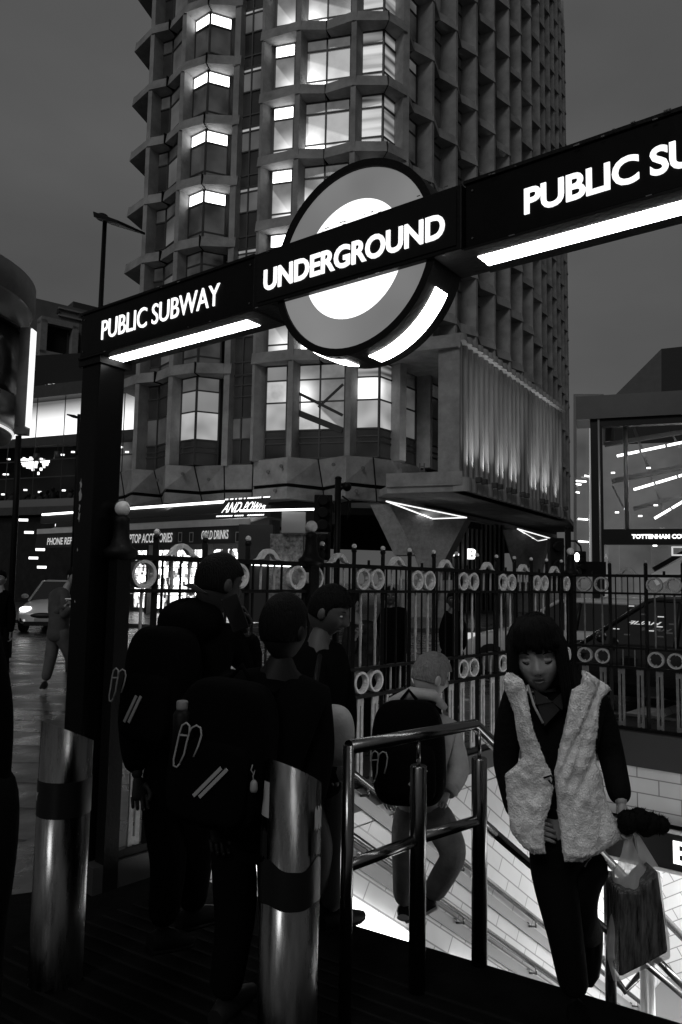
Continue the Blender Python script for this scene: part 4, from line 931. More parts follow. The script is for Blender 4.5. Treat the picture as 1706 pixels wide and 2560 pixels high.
for k in range(26):
    if rr.random() < .8: mb.box(q[0] + bd * wB * (k + .5) / 26 + bn * .006, (.05, .02, .05), DOT, (bd, bn, bu))
    if rr.random() < .7: mb.box(q[3] + (q[2] - q[3]) * ((k + .5) / 26) + bn * .006, (.05, .02, .05), DOT, (bd, bn, bu))
mb.build('border_dots', lb)
# lit strip and poster wall right of the shop
pw = empty('poster_kiosk', at(715, 1440, 27.5), 'closed kiosk plastered with torn posters beside the traffic signal', 'kiosk')
mb = MB(); p = at(716, 1372, 28); 
pmz = mat('torn_posters', .16, .7, vary=.9, vscale=7); mb.box((p.x, 28.6, 1.7), (1.25, 1.0, 3.4), pmz); mb.box((p.x - 1.2, 28.7, 1.9), (1.3, .9, 3.7), mat('kiosk_dark', .02, .5)); mb.build('kiosk_body', pw)
mb = MB(); mb.bar(at(600, 1277, 28), at(786, 1273, 27.4), .08, .07, mat('shop_strip_light', .8, .5, emit=2.2)); mb.build('strip_light', pw); mb = MB(); mb.bar(at(630, 1412, 28), at(775, 1418, 27.4), .06, .05, mat('shop_strip_light', .8, .5, emit=2.2)); mb.build('strip_light', pw)
mb = MB(); mb.box(at(735, 1306, 28) , (.9, .3, .8), mat('kiosk_grey', .28, .6)); mb.build('shutter_box', pw)
area_light('under_tower_lamp', (-5, 35.0, 5.2), (-4.5, 35.2, 0), 7, 1.5, 160)
area_light('soffit_wash', (-4.5, 33.6, 4.75), (-4.6, 34.0, 6), 8, .4, 60, shop)
# entrance hall between the slanted columns
hall = empty('glazed_entrance', at(1180, 1440, 44), 'dark glazed entrance with vertical mullions under the wing and a small bright letter sign', 'entrance')
mb = MB(); g0 = at(1120, 1380, 44); g1 = at(1258, 1380, 47); 
mb.add([(g0.x, 44, 0), (g1.x, 47, 0), (g1.x, 47, 5.4), (g0.x, 44, 5.4)], [(0, 1, 2, 3)], GLASSD); mb.build('glass', hall)
mb = MB()
for k in range(13):
    x = g0.x + (g1.x - g0.x) * k / 12; y = 44 + 3 * k / 12; mb.box((x, y - .1, 2.7), (.13, .12, 5.4), mat('mullion_grey', .10, .4))
mb.build('mullion', hall)
mb = MB(); place_text(mb, 'B', at(1169, 1398, 43.2), (1, 0, 0), UP, .55, .62, DOT, .01, .05); mb.build('lettering', hall); mb = MB()
for px, py in ((1135, 1388), (1143, 1386), (1150, 1345), (1121, 1402), (1175, 1395)): mb.box(at(px, py, 43.4), (.22, .1, .12), DOT)
mb.build('small_light', hall)
# ================================================================== LINK BRIDGE AT LEFT
br = empty('glazed_link_bridge', (-20, 44, 0), 'glazed bridge hall at the left with a bright ceiling band and a chandelier', 'building')
b0 = Vector((-31, 51.8, 0)); b1 = Vector((-12.2, 43.6, 0)); bdv = (b1 - b0).normalized(); bnv = Vector((-bdv.y, bdv.x, 0)); BL = (b1 - b0).length
def bp_(u, z, back=0): return b0 + bdv * u + bnv * back + Vector((0, 0, z))
bax = (bdv, bnv, UP)
mb = MB(); DKB = mat('bridge_dark_cladding', .05, .5, vary=.2); mb.box(bp_(BL / 2, 13.4, 4), (BL, 8.6, .8), DKB, bax); mb.box(bp_(BL / 2, 5.75, 4), (BL, 8.6, .5), DKB, bax); mb.build('deck', br)
mb = MB(); mb.box(bp_(BL / 2, 6.25, .0), (BL, .12, .5), mat('bridge_parapet', .16, .5), bax); mb.build('parapet', br)
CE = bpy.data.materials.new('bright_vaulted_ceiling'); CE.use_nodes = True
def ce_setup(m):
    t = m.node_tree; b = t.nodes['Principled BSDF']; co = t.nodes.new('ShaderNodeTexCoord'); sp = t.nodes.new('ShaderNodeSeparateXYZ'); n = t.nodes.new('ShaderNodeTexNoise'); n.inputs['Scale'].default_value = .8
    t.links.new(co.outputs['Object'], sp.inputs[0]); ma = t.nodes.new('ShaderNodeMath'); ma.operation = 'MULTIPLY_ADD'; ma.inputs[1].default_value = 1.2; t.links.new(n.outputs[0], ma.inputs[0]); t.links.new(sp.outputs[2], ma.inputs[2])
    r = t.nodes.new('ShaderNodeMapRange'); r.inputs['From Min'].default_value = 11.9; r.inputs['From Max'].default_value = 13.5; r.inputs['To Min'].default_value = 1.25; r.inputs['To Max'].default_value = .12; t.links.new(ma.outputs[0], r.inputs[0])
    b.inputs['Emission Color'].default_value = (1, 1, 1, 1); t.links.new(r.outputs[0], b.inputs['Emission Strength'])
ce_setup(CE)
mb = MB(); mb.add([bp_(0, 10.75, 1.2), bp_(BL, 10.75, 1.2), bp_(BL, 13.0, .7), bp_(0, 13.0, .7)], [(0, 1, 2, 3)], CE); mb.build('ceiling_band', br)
mb = MB(); mb.add([bp_(0, 6.0, 5), bp_(BL, 6.0, 5), bp_(BL, 10.8, 4.5), bp_(0, 10.8, 4.5)], [(0, 1, 2, 3)], glow('bridge_hall_interior', .01, .10, .5, 4, glass=False, contrast=.2)); mb.add([bp_(0, 10.6, 1.2), bp_(BL, 10.6, 1.2), bp_(BL, 10.8, 4.6), bp_(0, 10.8, 4.6)], [(0, 1, 2, 3)], mat('hall_ceiling', .2, .6)); mb.add([bp_(0, 10.2, 1.0), bp_(BL, 10.2, 1.0), bp_(BL, 10.78, 1.0), bp_(0, 10.78, 1.0)], [(0, 1, 2, 3)], DKB); mb.build('interior', br)
mb = MB()
u = .6
while u < BL: mb.box(bp_(u, 9.7, 0), (.035, .05, 6.6), DKB, bax); u += 2.35
for z in (7.9, 9.0): mb.box(bp_(BL / 2, z, -.02), (BL, .06, .06), DKB, bax)
mb.build('mullion', br)
def bpx(px, py, back):
    d = ray(px, py); o = b0 + bnv * back; t_ = ((o - Vector((0, 0, EYE))).dot(bnv)) / d.dot(bnv); return Vector((0, 0, EYE)) + d * t_
ch = MB(); CHM = mat('chandelier_glass_lit', .8, .3, emit=1.8)
for k in range(42):
    px = 52 + 72 * rr.random(); py = 1145 + abs(rr.gauss(0, 1)) * 12 * (1.2 - abs(px - 85) / 60) + 4; c = bpx(px, py, 2); ch.box(c, (.07 + .1 * rr.random(), .08, .15 + .28 * rr.random()), CHM)
ch.build('chandelier', br)
for px, y0 in ((92, 1143), (144, 1138)):
    ch = MB(); a = bpx(px, y0, 1.5); ch.lathe(a - Vector((0, 0, .25)), [(.2, 0), (.2, .5)], DKB, 10); ch.tube([a, a + Vector((0, 0, 2.4))], .02, DKB, 6); ch.build('pendant_lamp', br)
ch = MB()
for px, py in ((22, 1148), (12, 1186), (18, 1186), (157, 1137), (183, 1130), (290, 1120), (318, 1130), (8, 1236), (64, 1225), (186, 1241), (186, 1256), (304, 1118), (100, 1230), (160, 1226), (130, 1250)): ch.box(bpx(px, py, 1.2), (.22, .06, .1), CHM)
ch.build('small_light', br)
pe = MB()
for k in range(26):     # diners behind the rail, dark shapes
    u_ = 5 + 13 * rr.random(); h_ = 1.2 + .5 * rr.random(); c = bp_(u_, 5.6, 1 + rr.random()); pe.ball(c + Vector((0, 0, h_)), (.13, .12, .15), BLACK, 8, 6); pe.ball(c + Vector((0, 0, h_ - .55)), (.24, .18, .45), BLACK, 8, 6)
for k in range(10):
    c = bp_(5 + 13 * rr.random(), 6.0, .8); 
    for j in range(8): pe.ball(c + Vector((rr.uniform(-.4, .4), 0, rr.uniform(0, .8))), (.16, .1, .2), mat('planter_leaves', .04, .8), 6, 4)
tag(pe.build('diners_and_planters', br), kind='stuff')
# ================================================================== BUILDINGS AT LEFT
dr = empty('round_corner_building', (-12.8, 20.5, 0), 'curved dark glass corner building at the far left with a bright bottom rim', 'building')
DC = Vector((-13.35, 20.6, 0)); RD = 4.0
PAN = mat('curved_panel_metal', .20, .35, vary=.25, vscale=.8, rvary=.1, metal=.3); PAN2 = mat('parapet_stone', .13, .7, vary=.2)
def drum(nm, prof, m): mb = MB(); mb.lathe(DC, prof, m, 72); return mb.build(nm, dr)
drum('parapet', [(RD + .05, 9.55), (RD + .12, 9.7), (RD + .12, 10.35), (RD - .15, 10.4)], PAN2)
drum('upper_panel', [(RD, 8.75), (RD, 9.5), (RD + .05, 9.55)], PAN)
drum('cornice_shadow', [(RD + .03, 8.69), (RD + .05, 8.75)], BLACK)
drum('curved_glass', [(RD - .12, 6.75), (RD - .12, 8.7)], mat('curved_dark_glass', .02, .3, spec=.4))
drum('lower_panel', [(RD - .3, 5.9), (RD + .0, 6.2), (RD, 6.75)], PAN)
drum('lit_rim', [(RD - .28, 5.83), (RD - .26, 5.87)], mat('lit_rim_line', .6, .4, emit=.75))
drum('soffit', [(RD - .9, 5.7), (RD - .35, 5.72), (RD - .32, 5.82)], BLACK)
drum('soffit_disc', [(.5, 5.69), (RD - .9, 5.69)], mat('pale_soffit_disc', .12, .6))
drum('ground_floor', [(RD - 1.5, 0), (RD - 1.5, 5.69)], mat('ground_glass_dark', .012, .15))
bl = MB(); tq = at(73, 950, 21.0); n_ = Vector((-.92, -.38, 0))
za0 = at(80, 1090, 21.0).z; za1 = at(80, 828, 21.0).z
bl.box((tq.x - .05, tq.y - .15, (za0 + za1) / 2), (.30, .35, za1 - za0), PAN); bl.build('blade_sign', dr)
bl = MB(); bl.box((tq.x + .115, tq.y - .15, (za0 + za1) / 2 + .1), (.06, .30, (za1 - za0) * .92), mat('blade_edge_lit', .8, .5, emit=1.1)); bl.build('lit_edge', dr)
ob = empty('brown_office_block', at(150, 1000, 62), 'dim brown office block with a boxed bay window beyond the bridge', 'building')
ob.location.z = 0
BRN = mat('brown_cladding', .14, .6, vary=.25, vscale=.5); fr_ = mat('bay_frame_stone', .24, .6, vary=.2)
def opx(px, py, Y): return at(px, py, Y)
od = Vector((.78, .62, 0)).normalized(); on = Vector((od.y, -od.x, 0)); oa = at(76, 742, 58); oa = Vector((oa.x, 58, 0)); ozt = at(76, 742, 58).z
def op(u, z, f=0): return oa + od * u + on * f + Vector((0, 0, z))
oax = (od, on, UP); OL = 15.0
mb = MB(); mb.box(op(OL / 2, ozt / 2 + 5, -6), (OL, 12, ozt - 10), BRN, oax); mb.build('wall', ob)
mb = MB(); mb.box(op(OL * .62, ozt + .35, -6), (OL * .76, 11, .7), mat('roof_parapet_dark', .05, .7), oax); mb.build('parapet', ob)
def ou(px, py, f=0):
    d = ray(px, py); o_ = oa + on * f; t_ = (o_ - Vector((0, 0, EYE))).dot(on) / d.dot(on); p = Vector((0, 0, EYE)) + d * t_; return (p - oa).dot(od), p.z
uA, zA = ou(110, 800, .9); uB, _ = ou(186, 850, .9); _, zB = ou(110, 885, .9)
mb = MB()
for z in (zA, zB): mb.box(op((uA + uB) / 2, z, .5), (uB - uA + .5, 1.3, .5), fr_, oax)
for u in (uA, uB): mb.box(op(u, (zA + zB) / 2, .5), (.5, 1.3, zA - zB), fr_, oax)
mb.build('bay_window', ob); mb = MB(); mb.box(op((uA + uB) / 2, (zA + zB) / 2, .45), (uB - uA - .4, .1, zA - zB - .4), GLASSD, oax); mb.build('pane', ob)
mb = MB()
for z in (zA + 1.0, zA + 1.6): mb.box(op(OL * .55, z, .08), (OL * .8, .2, .14), fr_, oax)
for k in range(7): mb.box(op(2.2 + k * 1.8, (zA + ozt) / 2 + .3, .06), (.14, .16, ozt - zA - 1.6), mat('roof_parapet_dark', .05, .7), oax)
mb.build('roof_grille', ob)
dk = empty('dark_block', (-26, 60, 0), 'very dark building mass with a few faint lights behind the sign post and bridge', 'building')
mb = MB(); mb.prism([(-40, 56), (-13.5, 50.2), (-8, 58), (-30, 78)], 0, 17.5, mat('dark_facade', .012, .6)); mb.build('wall', dk)
mb = MB()
for k in range(16):
    q = at(100 + 78 * rr.random(), 960 + 16 * rr.random(), 51); mb.box(q, (.12 + .2 * rr.random(), .1, .1), mat('faint_light', .5, .5, emit=.5))
mb.build('small_light', dk)
# dark street wall under the bridge
un = empty('street_frontage', (-28, 48, 0), 'dark shop frontage under the bridge with a few small lights', 'building')
mb = MB(); mb.prism([(-46, 58.5), (-14, 44.8), (-14, 50), (-46, 66)], 0, 5.4, mat('dark_frontage', .015, .4, vary=.5)); mb.build('wall', un); mb = MB()
for px, py, e in ((59, 1300, 1), (73, 1331, 1), (101, 1374, 1), (105, 1418, 1), (84, 1395, .4), (185, 1305, 1), (150, 1313, .5)): mb.box(at(px, py, 42.5), (.5, .1, .14), DOT)
mb.build('small_light', un)
# ================================================================== STATION HALL AT RIGHT
st = empty('glass_station_hall', (10, 26, 0), 'glass fronted station hall at the right with lit tube lights and white lettering', 'building')
S0 = Vector((8.55, 26.02, 0)); S1 = Vector((16.0, 23.45, 0)); sdv = (S1 - S0).normalized(); snv = Vector((-sdv.y, sdv.x, 0)); sax = (sdv, snv, UP)
def sp_(u, z, back=0): return S0 + sdv * u + snv * back + Vector((0, 0, z))
def spx(px, py, back=0):
    d = ray(px, py); o = S0 + snv * back; t_ = ((o - Vector((0, 0, EYE))).dot(snv)) / d.dot(snv); p = Vector((0, 0, EYE)) + d * t_; return (p - S0).dot(sdv), p.z
CL = mat('station_dark_cladding', .07, .35, vary=.25, vscale=.6); FRM = mat('station_frame_black', .006, .4)
uR = 7.4
mb = MB(); u0, zt = spx(1440, 992, -.3); _, zb = spx(1500, 1046, -.3); mb.box(sp_((u0 + uR) / 2, (zt + zb) / 2, .5), (uR - u0, 1.6, zt - zb), CL, sax); mb.build('roof_fascia', st)
zf = zb
mb = MB(); u, _ = spx(1493, 1200); _, zg = spx(1600, 1064); mb.box(sp_(u, zf / 2, 0), (.40, .3, zf), FRM, sax); mb.box(sp_((u + uR) / 2, zf - .12, 0), (uR - u, .34, .3), FRM, sax); uf = u
_, za_ = spx(1640, 1323); _, zc_ = spx(1640, 1362); mb.box(sp_((u + uR) / 2, (za_ + zc_) / 2, 0), (uR - u, .34, za_ - zc_), FRM, sax); mb.build('frame', st)
mb = MB(); uu, zz_ = spx(1580, 1347, -.2); ue, _ = spx(1706, 1347, -.2); place_text(mb, 'TOTTENHAM COURT ROAD', sp_(uu, zz_, -.20), sdv, UP, (ue - uu) * 1.62, .155, DOT, .01, .04, spacing=1.0); mb.build('lettering', st)
INT = glow('station_interior_wall', .045, .13, .5, 3, glass=False, contrast=.25)
mb = MB(); mb.add([sp_(-.2, 0, 5), sp_(uR + 2, 0, 5), sp_(uR + 2, zf, 5), sp_(-.2, zf, 5)], [(0, 1, 2, 3)], INT); mb.add([sp_(uf, 0, .1), sp_(uf, zf, .1), sp_(uf, zf, 5), sp_(uf, 0, 5)], [(0, 1, 2, 3)], mat('station_inner_wall', .3, .6)); mb.build('interior', st)
mb = MB(); TB = mat('station_tube_lit', .8, .5, emit=5)
for y0, y1, xs in ((1140, 1106, ((1543, 1598), (1604, 1663), (1669, 1730))), (1224, 1188, ((1585, 1635), (1640, 1692), (1697, 1750))), (1296, 1255, ((1637, 1677), (1681, 1735)))):
    for xa, xb in xs:
        f = lambda x: y0 + (y1 - y0) * (x - xs[0][0]) / (1706 - xs[0][0])
        ua, z1_ = spx(xa, f(xa), 1.2); ub, z2_ = spx(xb, f(xb), 1.2); mb.bar(sp_(ua, z1_, 1.2), sp_(ub, z2_, 1.2), .06, .085, TB)
mb.build('tube_light', st)
mb = MB(); BMM = mat('station_beam', .12, .4)
for (x0, y0, x1, y1, w_) in ((1512, 1112, 1720, 1078, .16), (1530, 1203, 1720, 1165, .18), (1585, 1272, 1720, 1235, .14), (1582, 1060, 1665, 1290, .09), (1675, 1075, 1700, 1120, .06), (1532, 1215, 1560, 1270, .05)):
    ua, z1_ = spx(x0, y0, 1.6); ub, z2_ = spx(x1, y1, 1.6); mb.bar(sp_(ua, z1_, 1.6), sp_(ub, z2_, 1.6), w_, w_, BMM)
mb.build('roof_beam', st)
mb = MB(); ua, _ = spx(1566, 1200, .4); mb.tube([sp_(ua, za_, .4), sp_(ua, zf, .4)], .075, mat('pale_tube_column', .45, .3, metal=.4), 12); ua, _ = spx(1499, 1200, -.16); mb.tube([sp_(ua, 0, -.22), sp_(ua, zf, -.22)], .035, mat('pale_tube_column', .45, .3, metal=.4), 8); mb.build('column', st)
mb = MB()
for x, y in ((1533, 1182), (1543, 1281), (1601, 1290), (1622, 1170), (1640, 1263), (1566, 1131), (1566, 1209), (1566, 1272), (1535, 1366), (1638, 1364), (1586, 1403), (1608, 1403)):
    ua, z_ = spx(x, y, .9); mb.box(sp_(ua, z_, .9), (.13, .05, .05), TB, sax)
mb.build('small_light', st)
mb = MB(); GLS = bpy.data.materials.new('station_glazing'); GLS.use_nodes = True
_b = GLS.node_tree.nodes['Principled BSDF']; _b.inputs['Transmission Weight'].default_value = 1; _b.inputs['Roughness'].default_value = .0; _b.inputs['IOR'].default_value = 1.1; _b.inputs['Base Color'].default_value = (.9, .9, .9, 1)
ug = uf + .2; mb.box(sp_((ug + uR) / 2, (zf + za_) / 2, .12), (uR - ug, .02, zf - za_ - .1), GLS, sax); mb.build('glazing', st)
# stair/escalator shape in the lower hall, posters and door panels
mb = MB(); ua, z1_ = spx(1634, 1424, 1.4); ub, z2_ = spx(1712, 1380, 1.4); mb.bar(sp_(ua, z1_, 1.4), sp_(ub, z2_, 1.4), .3, .16, FRM); ua, z1_ = spx(1634, 1450, 1.6); ub, z2_ = spx(1712, 1412, 1.6); mb.bar(sp_(ua, z1_, 1.6), sp_(ub, z2_, 1.6), .1, .45, mat('escalator_side_lit', .5, .5, emit=.10)); mb.build('escalator', st)
mb = MB(); ua, z1_ = spx(1681, 1388, .05); ub, z2_ = spx(1712, 1368, .05); pf = mat('lit_frame_white', .8, .5, emit=.5)
for z in (z1_, z2_): mb.bar(sp_(ua, z, -.02), sp_(ub, z, -.02), .03, .05, pf)
mb.bar(sp_(ua, z1_ - .02, -.02), sp_(ua, z2_ + .02, -.02), .05, .03, pf); mb.build('poster_frame', st)
mb = MB(); place_text(mb, 'A', sp_(spx(1511, 1396, -.05)[0], spx(1511, 1396, -.05)[1], -.05), sdv, UP, .12, .17, mat('grey_exit_letter', .5, .5, emit=.12), .004, .02); mb.build('lettering', st)
mb = MB()
for x0, x1 in ((1500, 1520), (1522, 1548), (1550, 1628)):
    ua, _ = spx(x0, 1400, .3); ub, _ = spx(x1, 1400, .3); mb.add([sp_(ua, .0, .3), sp_(ub, 0, .3), sp_(ub, zc_, .3), sp_(ua, zc_, .3)], [(0, 1, 2, 3)], glow('lower_glass_%d' % x0, .05, .10 + (.12 if x0 == 1500 else 0), .9, 3, contrast=.2, seed=x0 * .1))
mb.build('lower_glass', st)
# side strip building between tower and hall
sb_ = empty('glass_side_wing', at(1458, 1460, 30), 'narrow pale glazed side wing between the tower and the station hall', 'building'); sb_.location.z = 0
def q4(mb, x0, x1, y0, y1, Y, m, th=.3):
    p = [at(x0, y1, Y), at(x1, y1, Y), at(x1, y0, Y), at(x0, y0, Y)]
    for k in (0, 1):
        if y1 > 1440: p[k].z = 0
    mb.extr(p, (.2, th, 0), m)
mb = MB(); q4(mb, 1434, 1508, 985, 1480, 31, mat('side_wing_frame', .20, .5)); mb.build('wall', sb_)
mb = MB(); q4(mb, 1442, 1472, 1013, 1408, 30.6, glow('side_wing_glass', .055, .10, .7, 2, contrast=.25), .05); mb.build('pane', sb_); mb = MB()
for x0, x1, y in ((1441, 1466, 1202), (1441, 1453, 1210), (1441, 1449, 1230), (1462, 1472, 1189), (1446, 1470, 1297), (1447, 1471, 1353)): mb.bar(at(x0, y, 30.4), at(x1, y + 2, 30.4), .05, .05, TB)
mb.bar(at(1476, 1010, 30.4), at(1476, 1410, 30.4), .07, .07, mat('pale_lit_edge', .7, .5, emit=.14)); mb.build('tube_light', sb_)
rb = empty('roof_volume', at(1680, 990, 44), 'dark sloping roof volume rising behind the station hall', 'building'); rb.location.z = 0
mb = MB(); mb.extr([at(1536, 990, 36), at(1654, 872, 36), at(1654, 1010, 36), at(1536, 1030, 36)], (2, 8, 0), mat('sloped_roof_metal', .10, .5, vary=.15)); mb.extr([at(1654, 872, 36), at(1800, 856, 36), at(1800, 1010, 36), at(1654, 1010, 36)], (2, 8, 0), mat('roof_dark_metal', .025, .5)); mb.build('roof', rb)
mb = MB(); mb.extr([at(1536, 1000, 36.2), at(1800, 985, 36.2), at(1800, 1500, 36.2), at(1536, 1500, 36.2)], (2, 6, 0), mat('roof_dark_metal', .025, .5)); mb.build('wall', rb)
# ================================================================== CARS
def car(name, label, loc, rz, paint, lamp_e=3, roof=1.50, belt=.98, L=4.3, W=.90, taxi=False):
    root = empty(name, (0, 0, 0), label, 'car'); gl = mat('car_glass', .012, .05, spec=.9); blk = mat('car_black_trim', .012, .4)
    mb = MB(); hl = L / 2
    # lower body: stations along x (front is +x); (x, half width, z bottom, z top at centre, z shoulder)
    S = [(-hl, .70, .42, .85, .80), (-hl + .12, .84, .28, .98, .92), (-hl + .7, W, .24, belt + .03, belt - .02), (-.4, W, .22, belt, belt - .04), (hl - 1.45, W, .22, belt + .01, belt - .05), (hl - .95, W, .22, belt - .06, belt - .14), (hl - .45, W * .97, .22, .86, .76), (hl - .12, W * .88, .24, .74, .66), (hl, W * .70, .32, .60, .56)]
    ring_ = []
    for x, w_, zb, zt, zs in S:
        pts = [(0, zb), (w_ * .8, zb), (w_ * .97, zb + .10), (w_, (zb + zs) / 2), (w_ * .985, zs - .04), (w_ * .90, zs + .02), (w_ * .5, zt), (0, zt + .02)]
        full = [(x, y, z) for y, z in pts] + [(x, -y, z) for y, z in pts[-2:0:-1]]
        ring_.append(full)
    n = len(ring_[0]); vs = [p for r_ in ring_ for p in r_]
    fs = [(i * n + j, i * n + (j + 1) % n, (i + 1) * n + (j + 1) % n, (i + 1) * n + j) for i in range(len(S) - 1) for j in range(n)] + [tuple(range(n))[::-1], tuple(range((len(S) - 1) * n, len(S) * n))]
    mb.add(vs, fs, paint, True); body = mb.build('body', root)
    s_ = body.modifiers.new('sub', 'SUBSURF'); s_.levels = 1; s_.render_levels = 2
    # greenhouse
    x0, x1, x2, x3 = -hl + .25, -hl + .75, hl - 2.05, hl - 1.15; wb, wt = W * .90, W * .70
    g = MB(); B = [(x0, wb * .9, belt - .03), (x1, wt, roof - .04), (x2, wt, roof - .03), (x3, wb, belt - .03)]
    vs = [(x0, -wb * .93, belt - .05), (x0, wb * .93, belt - .05), (x3, wb * .95, belt - .08), (x3, -wb * .95, belt - .08), (x1, -wt, roof - .04), (x1, wt, roof - .04), (x2, wt, roof - .03), (x2, -wt, roof - .03)]
    g.add(vs, [(0, 1, 5, 4), (3, 7, 6, 2), (0, 4, 7, 3), (1, 2, 6, 5)], gl); g.build('glass', root)
    r_ = MB(); r_.add([(x1, -wt, roof - .035), (x1, wt, roof - .035), (x2, wt, roof - .025), (x2, -wt, roof - .025), (x1 + .1, -wt * .8, roof + .02), (x1 + .1, wt * .8, roof + .02), (x2 - .1, wt * .8, roof + .03), (x2 - .1, -wt * .8, roof + .03)], [(0, 4, 5, 1), (1, 5, 6, 2), (2, 6, 7, 3), (3, 7, 4, 0), (4, 7, 6, 5)], paint)
    for sy in (-1, 1):
        r_.tube([(x3 + .02, sy * wb * .955, belt - .07), (x2, sy * wt, roof - .03), (0, sy * wt * 1.005, roof - .02), (x1, sy * wt, roof - .04), (x0, sy * wb * .93, belt - .04)], .035, paint, 8)
        r_.tube([(-.25, sy * wb * .97, belt - .03), (-.3, sy * wt * 1.005, roof - .03)], .03, blk, 6)
    r_.build('roof', root)
    for sy in (-1, 1):
        h = MB(); h.ball((hl - .30, sy * W * .66, .735), (.24, .20, .085), mat('headlamp_lit_%g' % lamp_e, .8 if lamp_e > 1 else .12, .2, emit=lamp_e), 16, 8); h.build('headlight', root)
        f = MB(); f.box((hl - .115, sy * W * .62, .40), (.12, .30, .12), blk); f.ball((hl - .05, sy * W * .62, .40), (.03, .05, .04), mat('fog_lamp', .6, .3, emit=.4)); f.build('fog_light', root)
        m = MB(); m.ball((hl - 1.5, sy * (W + .12), belt + .06), (.07, .12, .08), paint, 10, 8); m.build('mirror', root)
        for x in (-hl + .82, hl - .86):
            wl = MB(); wl.lathe((x, sy * (W - .19), .33), [(.33, 0), (.335, .03), (.335, .17), (.31, .20), (.20, .20)], mat('tyre_rubber', .015, .8), 24, ax=(0, sy, 0)); w_ = wl.build('wheel', root)
            rm = MB(); rm.lathe((x, sy * (W + .0), .33), [(.20, 0), (.19, .015), (.05, .03)], mat('wheel_rim', .3, .3, metal=.8), 18, ax=(0, sy, 0)); rm.build('rim', w_)
    gr_ = MB(); gr_.ball((hl - .06, 0, .545), (.09, .44, .10), blk, 18, 8); gr_.build('grille', root)
    bu = MB(); bu.box((hl - .10, 0, .30), (.2, W * 1.25, .13), blk); bu.build('lower_intake', root)
    if taxi:
        pass
    pn_ = MB(); pn_.box((hl + .005, 0, .42), (.02, .5, .10), mat('number_plate', .35, .5)); pn_.build('number_plate', root)
    root.location = (loc[0], loc[1], loc[2]); root.rotation_euler = (0, 0, rz); return root
WP = mat('white_car_paint', .82, .25, coat=.5); WP2 = mat('silver_white_paint', .5, .3, coat=.5); BP = mat('black_car_paint', .008, .12, coat=.8)
c = at(120, 1500, 24.0); car('parked_car', 'white hatchback with lit headlights facing the camera on the wet road at the left', (c.x, c.y + 1.2, -.13), R(-84), WP, 5, roof=1.62, belt=1.05, L=4.2)
car('parked_car', 'white car facing left, seen between the bars of the long iron railing', (4.4, 13.8, -.13), R(142), WP2, .6, roof=1.50, belt=1.0)
bc = car('parked_car', 'black car with letters mirrored in its side window behind the short railing', (4.75, 10.7, -.13), R(142), BP, .05, roof=1.60, belt=1.0)
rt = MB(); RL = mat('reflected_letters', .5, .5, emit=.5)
cd_ = Vector((.788, -.616, 0)); cn_ = Vector((-.616, -.788, 0)); sg_ = Vector((4.75, 10.7, 0)) + cn_ * .96
def onside(px, py):
    d = ray(px, py); t_ = (sg_ - Vector((0, 0, EYE))).dot(cn_) / d.dot(cn_); return Vector((0, 0, EYE)) + d * t_
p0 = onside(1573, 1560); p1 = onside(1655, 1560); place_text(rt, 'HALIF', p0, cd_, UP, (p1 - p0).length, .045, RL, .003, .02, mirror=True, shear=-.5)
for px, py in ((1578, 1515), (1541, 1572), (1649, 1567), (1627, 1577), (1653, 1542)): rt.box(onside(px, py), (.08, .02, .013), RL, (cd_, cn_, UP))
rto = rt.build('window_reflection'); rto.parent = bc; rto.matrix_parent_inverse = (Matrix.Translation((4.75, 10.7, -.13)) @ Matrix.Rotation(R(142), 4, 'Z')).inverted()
c = at(1468, 1520, 16.5); car('parked_car', 'pale car with bright windscreen glints beyond the railing corner', (c.x + 1.4, 18.6, -.13), R(142), WP2, 5, roof=1.5)
# ================================================================== PEOPLE
def skin(chains, m, sub=2, name='skin'):
    """chains: list of (points, radii), joined where points coincide; grown with a Skin modifier and returned as plain mesh"""
    me = bpy.data.meshes.new('sk'); ids = {}; vs = []; es = []; rad = []
    for pts, rs in chains:
        prev = None
        for p, r_ in zip(pts, rs):
            k = tuple(round(c, 4) for c in p)
            if k not in ids: ids[k] = len(vs); vs.append(tuple(p)); rad.append(r_)
            if prev is not None and prev != ids[k]: es.append((prev, ids[k]))
            prev = ids[k]
    me.from_pydata(vs, es, []); o = bpy.data.objects.new('sk', me); col.objects.link(o)
    md = o.modifiers.new('s', 'SKIN'); md.use_smooth_shade = True
    lay = me.skin_vertices[0].data if me.skin_vertices else None
    if lay is None:
        bm = bmesh.new(); bm.from_mesh(me); bm.verts.layers.skin.verify(); bm.to_mesh(me); bm.free(); lay = me.skin_vertices[0].data
    for i, r_ in enumerate(rad): lay[i].radius = r_ if isinstance(r_, (tuple, list)) else (r_, r_)
    lay[0].use_root = True
    sb = o.modifiers.new('u', 'SUBSURF'); sb.levels = sub; sb.render_levels = sub
    dg = bpy.context.evaluated_depsgraph_get(); res = bpy.data.meshes.new_from_object(o.evaluated_get(dg)); bpy.data.objects.remove(o)
    return res
def add_skin(mb, chains, m, sub=2): 
    me = skin(chains, m, sub); mb.mesh_from(me, Matrix.Identity(4), m); bpy.data.meshes.remove(me)
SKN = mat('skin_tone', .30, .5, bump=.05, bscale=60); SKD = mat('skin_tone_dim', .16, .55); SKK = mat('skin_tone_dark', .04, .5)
HAIRB = mat('black_hair', .005, .55, spec=.06, bump=.6, bscale=30, stretch=(6, 6, .6)); 
LIP = mat('lip_tone', .10, .5); EYL = mat('eyelash_dark', .01, .6); EYW = mat('eye_white', .4, .3)
